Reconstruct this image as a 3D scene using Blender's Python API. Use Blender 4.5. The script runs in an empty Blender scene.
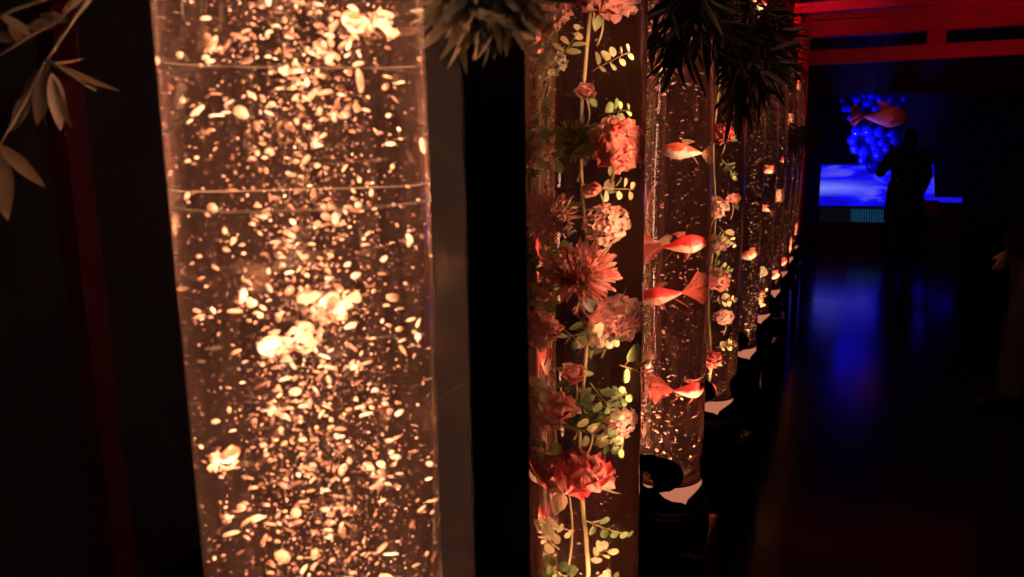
import bpy, math, random
import numpy as np
from math import sin, cos, pi, radians, hypot, atan2, asin, sqrt
from mathutils import Vector, Matrix

random.seed(7)
rng = np.random.default_rng(7)
SC = bpy.context.scene
COL = SC.collection
F = 770.0
CAM = Vector((0, 0, 1.5))
YAW, PITCH, ROLL = map(radians, (22.87, 10.38, -0.82))
fwd = Vector((-sin(YAW)*cos(PITCH), cos(YAW)*cos(PITCH), -sin(PITCH)))
r0 = Vector((cos(YAW), sin(YAW), 0)); u0 = r0.cross(fwd)
RT = r0*cos(ROLL) + u0*sin(ROLL)
UP = u0*cos(ROLL) - r0*sin(ROLL)

def ray(px, py):
    return (fwd + RT*((px-512)/F) - UP*((py-288.5)/F))
def at_y(px, py, Y):
    d = ray(px, py); return CAM + d*(Y/d.y)
def at_x(px, py, X):
    d = ray(px, py); return CAM + d*(X/d.x)
def at_d(px, py, dist):
    return CAM + ray(px, py)*dist          # depth along the view axis
def at_z(px, py, z):
    d = ray(px, py); return CAM + d*((z-1.5)/d.z)

# ------------------------------------------------------------------ materials
MAT = {}
def mat(name):
    m = bpy.data.materials.new(name); m.use_nodes = True
    nt = m.node_tree; nt.nodes.clear()
    out = nt.nodes.new('ShaderNodeOutputMaterial')
    MAT[name] = m
    return m, nt, out
def N(nt, t, **kw):
    n = nt.nodes.new(t)
    for k, v in kw.items():
        if k in n.inputs: n.inputs[k].default_value = v
        else: setattr(n, k, v)
    return n
def c4(c): return (c[0], c[1], c[2], 1)

def pbr(name, col, rough=.6, metal=0, col2=None, scale=20, spec=.5, bump=0, trans=0, coords='Object', island=False, coat=0, stretch=None):
    """principled material; col/col2 mixed by noise (and per petal where island is set); trans adds thin translucency"""
    m, nt, out = mat(name)
    p = N(nt, 'ShaderNodeBsdfPrincipled'); p.inputs['Roughness'].default_value = rough
    p.inputs['Metallic'].default_value = metal
    p.inputs['Specular IOR Level'].default_value = spec
    p.inputs['Coat Weight'].default_value = coat
    p.inputs['Base Color'].default_value = c4(col)
    tc = N(nt, 'ShaderNodeTexCoord')
    vec = tc.outputs[coords]
    if stretch:
        mp = N(nt, 'ShaderNodeMapping'); mp.inputs['Scale'].default_value = stretch
        nt.links.new(vec, mp.inputs['Vector']); vec = mp.outputs['Vector']
    colsock = None
    nz = N(nt, 'ShaderNodeTexNoise'); nz.inputs['Scale'].default_value = scale; nz.inputs['Detail'].default_value = 4
    nt.links.new(vec, nz.inputs['Vector'])
    if col2 is not None:
        rp = N(nt, 'ShaderNodeValToRGB')
        rp.color_ramp.elements[0].position = .38; rp.color_ramp.elements[0].color = c4(col)
        rp.color_ramp.elements[1].position = .62; rp.color_ramp.elements[1].color = c4(col2)
        fac = nz.outputs['Fac']
        if island:
            g = N(nt, 'ShaderNodeNewGeometry')
            a = N(nt, 'ShaderNodeMath', operation='ADD'); a.inputs[1].default_value = 0
            s = N(nt, 'ShaderNodeMath', operation='MULTIPLY'); s.inputs[1].default_value = .5
            s2 = N(nt, 'ShaderNodeMath', operation='MULTIPLY'); s2.inputs[1].default_value = .5
            nt.links.new(g.outputs['Random Per Island'], s.inputs[0]); nt.links.new(fac, s2.inputs[0])
            nt.links.new(s.outputs[0], a.inputs[0]); nt.links.new(s2.outputs[0], a.inputs[1]); fac = a.outputs[0]
        nt.links.new(fac, rp.inputs['Fac']); colsock = rp.outputs['Color']
        nt.links.new(colsock, p.inputs['Base Color'])
    if bump:
        b = N(nt, 'ShaderNodeBump'); b.inputs['Strength'].default_value = bump; b.inputs['Distance'].default_value = .01
        nt.links.new(nz.outputs['Fac'], b.inputs['Height']); nt.links.new(b.outputs['Normal'], p.inputs['Normal'])
    if trans:
        t = N(nt, 'ShaderNodeBsdfTranslucent'); t.inputs['Color'].default_value = c4(col2 or col)
        if colsock: nt.links.new(colsock, t.inputs['Color'])
        mx = N(nt, 'ShaderNodeMixShader'); mx.inputs[0].default_value = trans
        nt.links.new(p.outputs[0], mx.inputs[1]); nt.links.new(t.outputs[0], mx.inputs[2])
        nt.links.new(mx.outputs[0], out.inputs['Surface'])
    else:
        nt.links.new(p.outputs[0], out.inputs['Surface'])
    return m

def emis(name, col, s):
    m, nt, out = mat(name)
    e = N(nt, 'ShaderNodeEmission'); e.inputs['Color'].default_value = c4(col); e.inputs['Strength'].default_value = s
    nt.links.new(e.outputs[0], out.inputs['Surface']); return m

pbr('black_lacquer', (.010, .007, .006), rough=.13, spec=.5)
pbr('post_black', (.004, .003, .003), rough=.2, spec=.14)
pbr('black_matte', (.008, .007, .007), rough=.5, col2=(.012, .010, .010), scale=8)
pbr('band_black', (.004, .003, .003), rough=.6, spec=.2)
pbr('drum_metal', (.05, .035, .03), rough=.35, metal=.6)
pbr('wall_dark', (.020, .014, .018), rough=.8, col2=(.014, .010, .013), scale=3)
pbr('ceiling_dark', (.012, .009, .010), rough=.9)
pbr('red_lacquer', (.62, .018, .05), rough=.42, col2=(.50, .012, .04), scale=5, spec=.3)
pbr('dark_red_paint', (.10, .004, .018), rough=.6, col2=(.08, .003, .015), scale=5, spec=.2)
pbr('peony_coral', (.95, .32, .26), rough=.55, col2=(.98, .62, .52), scale=30, trans=.35, island=True)
pbr('peony_red', (.92, .13, .13), rough=.55, col2=(.98, .48, .38), scale=25, trans=.3, island=True)
pbr('peony_pale', (.92, .55, .45), rough=.6, col2=(.95, .70, .58), scale=30, trans=.35, island=True)
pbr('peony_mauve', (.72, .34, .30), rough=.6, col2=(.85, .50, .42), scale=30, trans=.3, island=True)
pbr('mum_green', (.42, .40, .18), rough=.6, col2=(.72, .62, .34), scale=30, trans=.3, island=True)
pbr('mum_coral', (.95, .34, .27), rough=.6, col2=(.98, .64, .54), scale=30, trans=.35, island=True)
pbr('floret_pink', (.85, .45, .36), rough=.6, col2=(.95, .70, .55), scale=30, trans=.3, island=True)
pbr('floret_cream', (.75, .70, .45), rough=.6, col2=(.88, .84, .62), scale=30, trans=.3, island=True)
pbr('stem_green', (.30, .26, .10), rough=.6, col2=(.42, .30, .14), scale=40)
pbr('leaf_green', (.13, .22, .07), rough=.45, col2=(.34, .42, .16), scale=15, trans=.25, island=True)
pbr('leaf_pale', (.62, .62, .32), rough=.5, col2=(.85, .74, .48), scale=15, trans=.3, island=True)
pbr('leaf_dark', (.05, .045, .025), rough=.5, col2=(.12, .09, .05), scale=10, trans=.15, island=True)
pbr('bark', (.09, .065, .045), rough=.8, col2=(.05, .038, .028), scale=60)
def fish_mat(name, top, low, edge, blotch):
    m, nt, out = mat(name)
    tc = N(nt, 'ShaderNodeTexCoord'); sx = N(nt, 'ShaderNodeSeparateXYZ'); nt.links.new(tc.outputs['Object'], sx.inputs[0])
    nz = N(nt, 'ShaderNodeTexNoise'); nz.inputs['Scale'].default_value = 5; nz.inputs['Detail'].default_value = 3
    oi = N(nt, 'ShaderNodeObjectInfo'); mp = N(nt, 'ShaderNodeVectorMath', operation='ADD')
    nt.links.new(tc.outputs['Object'], mp.inputs[0]); nt.links.new(oi.outputs['Location'], mp.inputs[1]); nt.links.new(mp.outputs[0], nz.inputs['Vector'])
    a = N(nt, 'ShaderNodeMath', operation='MULTIPLY_ADD'); a.inputs[1].default_value = 2.6; a.inputs[2].default_value = edge
    nt.links.new(sx.outputs['Z'], a.inputs[0])
    b = N(nt, 'ShaderNodeMath', operation='MULTIPLY_ADD'); b.inputs[1].default_value = blotch; nt.links.new(nz.outputs['Fac'], b.inputs[0]); nt.links.new(a.outputs[0], b.inputs[2])
    rp = N(nt, 'ShaderNodeValToRGB'); e = rp.color_ramp.elements
    e[0].position = .42; e[0].color = c4(low); e[1].position = .60; e[1].color = c4(top); nt.links.new(b.outputs[0], rp.inputs['Fac'])
    sc = N(nt, 'ShaderNodeTexVoronoi'); sc.inputs['Scale'].default_value = 38; nt.links.new(tc.outputs['Object'], sc.inputs['Vector'])
    bp = N(nt, 'ShaderNodeBump'); bp.inputs['Strength'].default_value = .25; bp.inputs['Distance'].default_value = .01; nt.links.new(sc.outputs['Distance'], bp.inputs['Height'])
    p = N(nt, 'ShaderNodeBsdfPrincipled'); p.inputs['Roughness'].default_value = .3; nt.links.new(rp.outputs['Color'], p.inputs['Base Color']); nt.links.new(bp.outputs['Normal'], p.inputs['Normal'])
    nt.links.new(p.outputs[0], out.inputs['Surface'])
fish_mat('fish_red', (.90, .035, .035), (.96, .48, .34), .25, .7)
fish_mat('fish_patch', (.95, .12, .06), (.98, .80, .60), -.25, 1.4)
fish_mat('fish_pale', (.95, .45, .28), (.98, .86, .68), -.1, .8)
pbr('eye_black', (.01, .01, .01), rough=.1)
pbr('skin', (.55, .30, .22), rough=.55, col2=(.60, .34, .26), scale=12)
pbr('hair_black', (.010, .008, .007), rough=.5)
pbr('cloth_black', (.010, .010, .012), rough=.85, col2=(.016, .015, .017), scale=30)
pbr('cloth_tan', (.11, .075, .048), rough=.85, col2=(.14, .095, .06), scale=14)
pbr('shoe_black', (.02, .018, .018), rough=.4)
pbr('bag_brown', (.20, .07, .05), rough=.6, col2=(.14, .05, .04), scale=20)
pbr('orange_fish_paper', (.85, .16, .05), rough=.5, col2=(.75, .10, .04), scale=8, trans=.2)
emis('lamp_plate', (1.0, .32, .18), .50)
emis('cove_red', (1.0, .01, .02), 3)

def fin_mat(name, c):
    m, nt, out = mat(name)
    d = N(nt, 'ShaderNodeBsdfDiffuse'); d.inputs['Color'].default_value = c4(c)
    t = N(nt, 'ShaderNodeBsdfTranslucent'); t.inputs['Color'].default_value = c4(c)
    tr = N(nt, 'ShaderNodeBsdfTransparent')
    a = N(nt, 'ShaderNodeMixShader'); a.inputs[0].default_value = .5
    nt.links.new(d.outputs[0], a.inputs[1]); nt.links.new(t.outputs[0], a.inputs[2])
    b = N(nt, 'ShaderNodeMixShader')
    w = N(nt, 'ShaderNodeTexWave'); w.inputs['Scale'].default_value = 45; w.inputs['Distortion'].default_value = 3
    tc = N(nt, 'ShaderNodeTexCoord'); nt.links.new(tc.outputs['Object'], w.inputs['Vector'])
    mr = N(nt, 'ShaderNodeMapRange'); mr.inputs['To Min'].default_value = .3; mr.inputs['To Max'].default_value = .85
    nt.links.new(w.outputs['Fac'], mr.inputs['Value']); nt.links.new(mr.outputs[0], b.inputs[0])
    nt.links.new(a.outputs[0], b.inputs[1]); nt.links.new(tr.outputs[0], b.inputs[2])
    nt.links.new(b.outputs[0], out.inputs['Surface'])
fin_mat('fin_red', (.95, .22, .16)); fin_mat('fin_pale', (.98, .60, .42))

# bubbles: pearls and flakes, each with its own whiteness
def bubble_mat():
    m, nt, out = mat('bubble')
    g = N(nt, 'ShaderNodeNewGeometry'); rp = N(nt, 'ShaderNodeValToRGB'); e = rp.color_ramp.elements
    e[0].position = 0; e[0].color = (.05, .025, .015, 1); e[1].position = 1; e[1].color = (1, .95, .88, 1)
    a = e.new(.35); a.color = (.25, .14, .10, 1); a = e.new(.7); a.color = (.75, .55, .42, 1)
    nt.links.new(g.outputs['Random Per Island'], rp.inputs['Fac'])
    p = N(nt, 'ShaderNodeBsdfPrincipled'); p.inputs['Roughness'].default_value = .22
    t = N(nt, 'ShaderNodeBsdfTranslucent'); mx = N(nt, 'ShaderNodeMixShader'); mx.inputs[0].default_value = .5
    nt.links.new(rp.outputs['Color'], p.inputs['Base Color']); nt.links.new(rp.outputs['Color'], t.inputs['Color'])
    nt.links.new(p.outputs[0], mx.inputs[1]); nt.links.new(t.outputs[0], mx.inputs[2]); nt.links.new(mx.outputs[0], out.inputs['Surface'])
bubble_mat()

def glass(name, ior, haze=0., haze_col=(.9, .5, .4)):  # tinted scattering film on the surface imitates the glow of lit water
    m, nt, out = mat(name)
    g = N(nt, 'ShaderNodeBsdfGlass'); g.inputs['IOR'].default_value = ior; g.inputs['Roughness'].default_value = 0
    if haze:
        d = N(nt, 'ShaderNodeBsdfTranslucent'); d.inputs['Color'].default_value = c4(haze_col)
        d2 = N(nt, 'ShaderNodeBsdfDiffuse'); d2.inputs['Color'].default_value = c4(haze_col)
        a = N(nt, 'ShaderNodeMixShader'); a.inputs[0].default_value = .3
        nt.links.new(d.outputs[0], a.inputs[1]); nt.links.new(d2.outputs[0], a.inputs[2])
        mx = N(nt, 'ShaderNodeMixShader')
        tc = N(nt, 'ShaderNodeTexCoord'); mp = N(nt, 'ShaderNodeMapping'); mp.inputs['Scale'].default_value = (60, 60, 1.2)
        nz = N(nt, 'ShaderNodeTexNoise'); nz.inputs['Scale'].default_value = 2.0; nz.inputs['Detail'].default_value = 3
        mr = N(nt, 'ShaderNodeMapRange'); mr.inputs['From Min'].default_value = .3; mr.inputs['From Max'].default_value = .75
        mr.inputs['To Min'].default_value = haze*.5; mr.inputs['To Max'].default_value = haze*1.8
        nt.links.new(tc.outputs['Object'], mp.inputs['Vector']); nt.links.new(mp.outputs[0], nz.inputs['Vector'])
        nt.links.new(nz.outputs['Fac'], mr.inputs['Value']); nt.links.new(mr.outputs[0], mx.inputs[0])
        nt.links.new(g.outputs[0], mx.inputs[1]); nt.links.new(a.outputs[0], mx.inputs[2])
        nt.links.new(mx.outputs[0], out.inputs['Surface'])
    else:
        nt.links.new(g.outputs[0], out.inputs['Surface'])
    return m
glass('acrylic', 1.49)
glass('acrylic_to_water', 1.333/1.49, haze=.085, haze_col=(.85, .34, .24))
glass('acrylic_to_water_low_haze', 1.333/1.49, haze=.0013)
glass('globe_glass', 1.5)

# floor: dark glossy boards
def floor_mat():
    m, nt, out = mat('floor_boards')
    p = N(nt, 'ShaderNodeBsdfPrincipled')
    p.inputs['Base Color'].default_value = (.014, .008, .009, 1)
    tc = N(nt, 'ShaderNodeTexCoord')
    br = N(nt, 'ShaderNodeTexBrick'); br.inputs['Scale'].default_value = 1.0
    br.inputs['Color1'].default_value = (.020, .011, .012, 1); br.inputs['Color2'].default_value = (.015, .009, .010, 1)
    br.inputs['Mortar'].default_value = (.006, .004, .004, 1); br.inputs['Mortar Size'].default_value = .004
    br.inputs['Brick Width'].default_value = 1.8; br.inputs['Row Height'].default_value = .18
    nt.links.new(tc.outputs['Object'], br.inputs['Vector']); nt.links.new(br.outputs['Color'], p.inputs['Base Color'])
    nz = N(nt, 'ShaderNodeTexNoise'); nz.inputs['Scale'].default_value = 3
    mr = N(nt, 'ShaderNodeMapRange'); mr.inputs['To Min'].default_value = .10; mr.inputs['To Max'].default_value = .22
    nt.links.new(tc.outputs['Object'], nz.inputs['Vector']); nt.links.new(nz.outputs['Fac'], mr.inputs['Value'])
    nt.links.new(mr.outputs[0], p.inputs['Roughness'])
    nt.links.new(p.outputs[0], out.inputs['Surface'])
floor_mat()

# ------------------------------------------------------------------ mesh helpers
class MB:
    def __init__(s): s.v = []; s.f = []; s.n = 0
    def add(s, V, Fc, M=None):
        V = np.asarray(V, float)
        if M is not None:
            A = np.array(M); V = V @ A[:3, :3].T + A[:3, 3]
        s.v.append(V); s.f.extend([tuple(i+s.n for i in f) for f in Fc]); s.n += len(V)
        return s
    def box(s, a, b, bev=0):
        x0, y0, z0 = a; x1, y1, z1 = b
        V = [(x, y, z) for x in (x0, x1) for y in (y0, y1) for z in (z0, z1)]
        return s.add(V, [(0, 1, 3, 2), (4, 6, 7, 5), (0, 4, 5, 1), (2, 3, 7, 6), (0, 2, 6, 4), (1, 5, 7, 3)])
    def tube(s, pts, rad, k=6, caps=True):
        pts = [Vector(p) for p in pts]
        if not hasattr(rad, '__len__'): rad = [rad]*len(pts)
        V = []; Fc = []; a = None
        for i, p in enumerate(pts):
            t = (pts[min(i+1, len(pts)-1)] - pts[max(i-1, 0)]).normalized()
            if a is None: a = t.orthogonal().normalized()
            else: a = (a - t*a.dot(t)).normalized()
            b = t.cross(a)
            for j in range(k):
                q = p + (a*cos(2*pi*j/k) + b*sin(2*pi*j/k))*rad[i]; V.append(tuple(q))
        for i in range(len(pts)-1):
            for j in range(k):
                Fc.append((i*k+j, i*k+(j+1) % k, (i+1)*k+(j+1) % k, (i+1)*k+j))
        if caps: Fc.append(tuple(range(k))[::-1]); Fc.append(tuple((len(pts)-1)*k+j for j in range(k)))
        return s.add(V, Fc)
    def lathe(s, prof, k=48, M=None, close=False):
        V = []; Fc = []
        for r, z in prof:
            for j in range(k): V.append((r*cos(2*pi*j/k), r*sin(2*pi*j/k), z))
        m = len(prof)
        for i in range(m-1 if not close else m):
            i2 = (i+1) % m
            for j in range(k):
                Fc.append((i*k+j, i*k+(j+1) % k, i2*k+(j+1) % k, i2*k+j))
        if not close:
            if prof[0][0] > 1e-6: Fc.append(tuple(range(k))[::-1])
            if prof[-1][0] > 1e-6: Fc.append(tuple((m-1)*k+j for j in range(k)))
        return s.add(V, Fc, M)
    def ball(s, c, r, k=10, m=7, M=None):
        if not hasattr(r, '__len__'): r = (r, r, r)
        V = [(0, 0, -1)]; Fc = []
        for i in range(1, m):
            a = -pi/2 + pi*i/m
            for j in range(k): V.append((cos(a)*cos(2*pi*j/k), cos(a)*sin(2*pi*j/k), sin(a)))
        V.append((0, 0, 1)); L = len(V)-1
        for j in range(k): Fc.append((0, 1+(j+1) % k, 1+j)); Fc.append((L, 1+(m-2)*k+j, 1+(m-2)*k+(j+1) % k))
        for i in range(m-2):
            for j in range(k): Fc.append((1+i*k+j, 1+i*k+(j+1) % k, 1+(i+1)*k+(j+1) % k, 1+(i+1)*k+j))
        V = np.array(V)*np.array(r)
        if M is not None: V = V @ np.array(M.to_3x3() if hasattr(M, 'to_3x3') else M).T
        return s.add(V + np.array(c), Fc)
    def build(s, name, m, parent=None, smooth=True):
        me = bpy.data.meshes.new(name)
        V = np.vstack(s.v) if s.v else np.zeros((0, 3))
        me.from_pydata(V.tolist(), [], s.f); me.update()
        if smooth: me.polygons.foreach_set('use_smooth', [True]*len(me.polygons))
        me.materials.append(MAT[m])
        o = bpy.data.objects.new(name, me); COL.objects.link(o)
        if parent: o.parent = parent
        return o

def tag(o, label=None, cat=None, group=None, kind=None):
    if label: o['label'] = label
    if cat: o['category'] = cat
    if group: o['group'] = group
    if kind: o['kind'] = kind
    return o
def thing(name, loc=(0, 0, 0), label=None, cat=None, group=None):
    o = bpy.data.objects.new(name, None); COL.objects.link(o); o.location = loc; o.empty_display_size = .02
    return tag(o, label, cat, group)
def copy_tree(o, parent=None):
    c = o.copy(); COL.objects.link(c); c.parent = parent
    for ch in o.children: copy_tree(ch, c)
    return c
def bevel(o, w, seg=2):
    b = o.modifiers.new('bevel', 'BEVEL'); b.width = w; b.segments = seg; b.limit_method = 'ANGLE'
    for p in o.data.polygons: p.use_smooth = False
    return o
def frame_from(z, x=None):
    z = Vector(z).normalized()
    x = Vector(x) if x is not None else z.orthogonal()
    x = (x - z*x.dot(z)).normalized()
    y = z.cross(x)
    return Matrix((x, y, z)).transposed().to_4x4()

# ------------------------------------------------------------------ room
FX0, FX1, FY0, FY1, H = -2.2, 2.8, -1.2, 13.2, 3.3
def st(name, a, b, m, bv=0):
    o = MB().box(a, b).build(name, m, smooth=False); o['kind'] = 'structure'; return o
st('floor', (FX0, FY0, -.1), (FX1, FY1, 0), 'floor_boards')
st('ceiling', (FX0, FY0, H), (FX1, FY1, H+.1), 'ceiling_dark')
st('wall_left', (FX0-.1, FY0, 0), (FX0, FY1, H), 'wall_dark')
st('wall_right', (FX1, FY0, 0), (FX1+.1, FY1, H), 'wall_dark')
st('wall_far', (FX0, FY1, 0), (FX1, FY1+.1, H), 'wall_dark')
st('wall_near', (FX0, FY0-.1, 0), (FX1, FY0, H), 'wall_dark')

# ------------------------------------------------------------------ tanks
TX, TR = -.4125, .105
TY = [.5325 + .78375*i for i in range(10)]
ZB, ZT = .568, 2.13            # water column
NT = 10
ordn = ['nearest the camera at the left', 'second from the camera', 'third from the camera', 'fourth from the camera', 'fifth from the camera',
        'sixth from the camera', 'seventh from the camera', 'eighth from the camera', 'ninth from the camera', 'last and farthest of the row']
desc = ['wide bubble-filled clear column tank', 'clear column tank packed with pink and coral flowers', 'clear column tank with red long-tailed goldfish',
        'clear column tank of coral blossoms half hidden', 'clear column tank of greenish bubbles', 'narrow-looking column tank with small orange fish',
        'distant column tank with a few fish', 'distant column tank under the red caps', 'distant column tank by the gate post', 'column tank']

def band_mesh():
    px = 2.57e-3; per = 36*2*pi/3
    def black(s, y):
        for k in (-1, 0, 1):
            q = s - k*per
            for cx, cy, r in ((-17, 477, 4.6), (-15.5, 484.5, 6)):
                if hypot(q-cx, y-cy) < r: return False
        low = np.interp(s, [-5, -4, 0, 6, 13, 17, 19.3, 22, 28.5, 41, 46], [493, 494.5, 499, 502.5, 504, 505.5, 508, 502, 497.5, 491, 485])
        upp = np.interp(s, [-5, -4, 0, 5, 12], [493, 493, 491.5, 490.5, 484])
        C = False
        for k in (-1, 0, 1):
            q = s - k*per
            for cx, cy, r in ((-4, 474, 20), (-21, 473, 18), (-12, 461, 9), (-29, 465, 11)):
                if hypot(q-cx, y-cy) < r: C = True
        if -5 < s < 46:
            if y > low: return True
            if s < 12: return not (y > upp)  or (C and y < 484) if y > 482 else C
            return C
        return C or y > 485
    ns, ny = 336, 84
    ys = np.linspace(517, 451, ny+1)
    V = []; idx = {}; Fc = []
    R = TR+.006
    def vid(i, j):
        i %= ns
        if (i, j) not in idx:
            idx[(i, j)] = len(V)
            s = i/ns*3*per - per
            phi = s/36 + radians(11)           # from -Y toward +X
            z = .547 + (497-ys[j])*.00262
            V.append((R*sin(phi), -R*cos(phi), z))
        return idx[(i, j)]
    for i in range(ns):
        s = (i+.5)/ns*3*per - per
        sw = (s + per/3) % per - per/3
        for j in range(ny):
            if black(sw, (ys[j]+ys[j+1])/2):
                Fc.append((vid(i, j), vid(i+1, j), vid(i+1, j+1), vid(i, j+1)))
    return MB().add(V, Fc)

SEAM = (1.557, 1.457)
def make_tank():
    t = thing('column_tank')
    R, r = TR, TR-.006
    # acrylic outer wall, bottom closed on the lamp plate, top closed under the cap
    MB().lathe([(R, ZB), (R, ZT)], 128).build('acrylic_tube', 'acrylic', t)
    zs = [(r, ZB+.003), (r, ZT-.003)]
    MB().lathe(zs, 128).build('water', 'acrylic_to_water', t)
    MB().lathe([(R-.002, .500), (R-.002, ZB-.001)], 64).build('lamp_plate', 'lamp_plate', t)
    b = band_mesh().build('cloud_band', 'band_black', t, smooth=False)
    sd = b.modifiers.new('s', 'SOLIDIFY'); sd.thickness = .004; sd.offset = 1
    o = MB().lathe([(.122, .405), (.126, .410), (.126, .488), (.122, .496), (.112, .499), (.05, .4995)], 64).build('drum', 'black_matte', t)
    o = MB().lathe([(.1262, .470), (.1285, .473), (.1285, .482), (.1262, .485)], 64, close=True).build('rim', 'drum_metal', t)
    p = MB().box((-.135, -.135, 0), (.135, .135, .400)).build('plinth', 'black_lacquer', t); bevel(p, .006)
    q = MB()
    for sx, sy in ((-1, -1), (1, -1), (1, 1), (-1, 1)):
        q.box((sx*.134-.002, sy*.134-.002, .01), (sx*.134+.002, sy*.134+.002, .398))
    for k in (-1, 1):
        q.box((-.136, k*.134-.002, .396), (.136, k*.134+.002, .400)); q.box((k*.134-.002, -.136, .396), (k*.134+.002, .136, .400))
    q.build('plinth_glint_bars', 'drum_metal', t, smooth=False)  # thin bars added along the plinth edges to give faint glints
    # red cap that closes the tube and reaches up
    MB().lathe([(.107, ZT+.001), (.109, ZT+.003), (.109, 2.62), (.107, 2.625)], 64).build('top_cap', 'red_lacquer', t)
    return t
tank0 = make_tank(); tanks = []
for i in range(NT):
    t = tank0 if i == 0 else copy_tree(tank0)
    t.location = (TX, TY[i], 0)
    t.rotation_euler.z = [0, .2, 0, -.25, .1, -.1, .1, 0, .1, 0][i]
    tag(t, desc[i] + ' on black plinth, ' + ordn[i], 'tank', 'column tanks in the row')
    tanks.append(t)
for o in tanks[0].children:
    if o.name.startswith('water'): o.material_slots[0].link = 'OBJECT'; o.material_slots[0].material = MAT['acrylic_to_water_low_haze']

R = TR
for z in SEAM:
    MB().lathe([(R-.0055, z), (R-.0012, z), (R-.0012, z+.0009), (R-.0055, z+.0009)], 96, close=True).build('seam_ring', 'bark', tanks[0])
WARM = (1, .50, .29)
def lamp(i, power, x=0, y=0, top=False, size=110):
    l = bpy.data.lights.new('tank_light', 'SPOT'); l.energy = power; l.color = WARM
    l.spot_size = radians(size); l.spot_blend = .6; l.shadow_soft_size = .006
    o = bpy.data.objects.new('tank_light', l); COL.objects.link(o)
    o.location = (TX + x, TY[i] + y, ZT-.02 if top else ZB+.02); o.rotation_euler = (0 if top else pi, 0, 0)
    return o
def strip(i, power, ang):
    """added unseen fill light, a slim area up the tank wall that shines inwards"""
    l = bpy.data.lights.new('tank_fill', 'AREA'); l.shape = 'RECTANGLE'; l.size = .008; l.size_y = ZT-ZB-.1; l.spread = radians(110); l.energy = power; l.color = WARM
    o = bpy.data.objects.new('tank_fill', l); COL.objects.link(o)
    d = Vector((TX, TY[i], 0)).normalized(); d.rotate(Matrix.Rotation(radians(ang), 3, 'Z'))
    o.location = Vector((TX, TY[i], (ZB+ZT)/2)) - d*.0955
    o.rotation_euler = Matrix((d.cross(Vector((0, 0, 1))), Vector((0, 0, 1)), -d)).transposed().to_euler()
    return o
BASE = [90, 13, 26, 8, 9, 9, 9, 8, 8, 8]
TOP = [50, 2, 5, 1., 1., .8, .8, .8, .8, .8]
WALL = [6, 1.6, 1.5, 1.1, .8, .7, .7, .7, .7, .7]
for i in range(NT):
    lamp(i, BASE[i]*.5, x=.05, y=-.05)
    lamp(i, BASE[i]*.5, x=-.03, y=-.055)
    lamp(i, TOP[i], x=.03, y=-.05, top=True)  # added top spot, no known lamp there; fill for the upper contents
    if i: strip(i, WALL[i], 55)
    else:
        lamp(0, 50, x=.0, y=.05)
        for k in range(40):          # added unseen point lights round the axis, fill for the bubble tank
            l = bpy.data.lights.new('tank_fill', 'POINT'); l.energy = 4.8; l.color = WARM; l.shadow_soft_size = 0
            o = bpy.data.objects.new('tank_fill', l); COL.objects.link(o); a = k*2.4
            o.location = (TX+.028*cos(a), TY[0]+.028*sin(a), .72+k*.034)
# frame of a tank as seen from the visitor: v into depth, r to the right
def tframe(i):
    v = Vector((TX, TY[i], 0)); v.normalize()
    return v, Vector((v.y, -v.x, 0))
def spot(i, px, py, deep=0., mag=1.30, lim=.075):
    """a place in tank i's water that shows at pixel (px,py); deep = metres behind the axis"""
    v, r = tframe(i)
    c = Vector((TX, TY[i], 0)); D = c.length
    d = ray(px, py); k = (D)/(d.x*v.x + d.y*v.y)
    p = CAM + d*k
    h = (p - c).dot(r)/mag
    h = max(-lim, min(lim, h))
    z = p.z
    q = c + r*h + v*deep; q.z = z
    return q

# ------------------------------------------------------------------ flowers
def petal(L, W, cup=.4, ruffle=.1, nl=5, nw=4, tip=.5, rnd=random):
    V = []; Fc = []
    ph = rnd.random()*6
    for i in range(nl+1):
        u = i/nl
        w = W*(sin(pi*min(1, u*.82+.10))**.7)*(1 if u < .85 else 1-.5*(u-.85)/.15*tip)
        for j in range(nw+1):
            s = j/nw*2-1
            z = cup*L*(u**2)*.6 + cup*W*(s*s)*.5 + ruffle*L*sin(ph+s*5+u*3)*u*u
            V.append((L*u*(1-.25*cup*u)-.08*L*s*s*u, W*.0+w*s*.5, z))
    for i in range(nl):
        for j in range(nw):
            a = i*(nw+1)+j; Fc.append((a, a+1, a+nw+2, a+nw+1))
    return V, Fc
def rosette(mb, layers, R, rnd, narrow=1., cup=.5, ruffle=.12):
    for (n, elev, ln) in layers:
        off = rnd.random()*6
        for k in range(n):
            az = off + 2*pi*k/n + rnd.uniform(-.15, .15)
            L = R*ln*rnd.uniform(.85, 1.1); W = L*.75*narrow
            V, Fc = petal(L, W, cup*rnd.uniform(.7, 1.2), ruffle, rnd=rnd)
            e = radians(elev + rnd.uniform(-8, 8))
            M = Matrix.Rotation(az, 4, 'Z') @ Matrix.Translation((R*.05, 0, 0)) @ Matrix.Rotation(-e, 4, 'Y') @ Matrix.Rotation(rnd.uniform(-.25, .25), 4, 'X')
            mb.add(V, Fc, M)
def leafshape(L, W, round_=True, fold=.15):
    V = []; Fc = []; nl = 6
    for i in range(nl+1):
        u = i/nl
        w = W*.5*(sqrt(max(0, 1-(2*u-1)**2)) if round_ else sin(pi*u**.8)**.9)+.0004
        V += [(L*u, -w, fold*w), (L*u, 0, 0), (L*u, w, fold*w)]
    V = [(x, y, z - .12*L*(x/L)**2) for x, y, z in V]
    for i in range(nl):
        a = i*3; Fc += [(a, a+1, a+4, a+3), (a+1, a+2, a+5, a+4)]
    return V, Fc
def stem_curve(p0, p1, sag, n=8):
    p0, p1 = Vector(p0), Vector(p1)
    return [p0.lerp(p1, k/n) + Vector(sag)*sin(pi*k/n) for k in range(n+1)]

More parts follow.
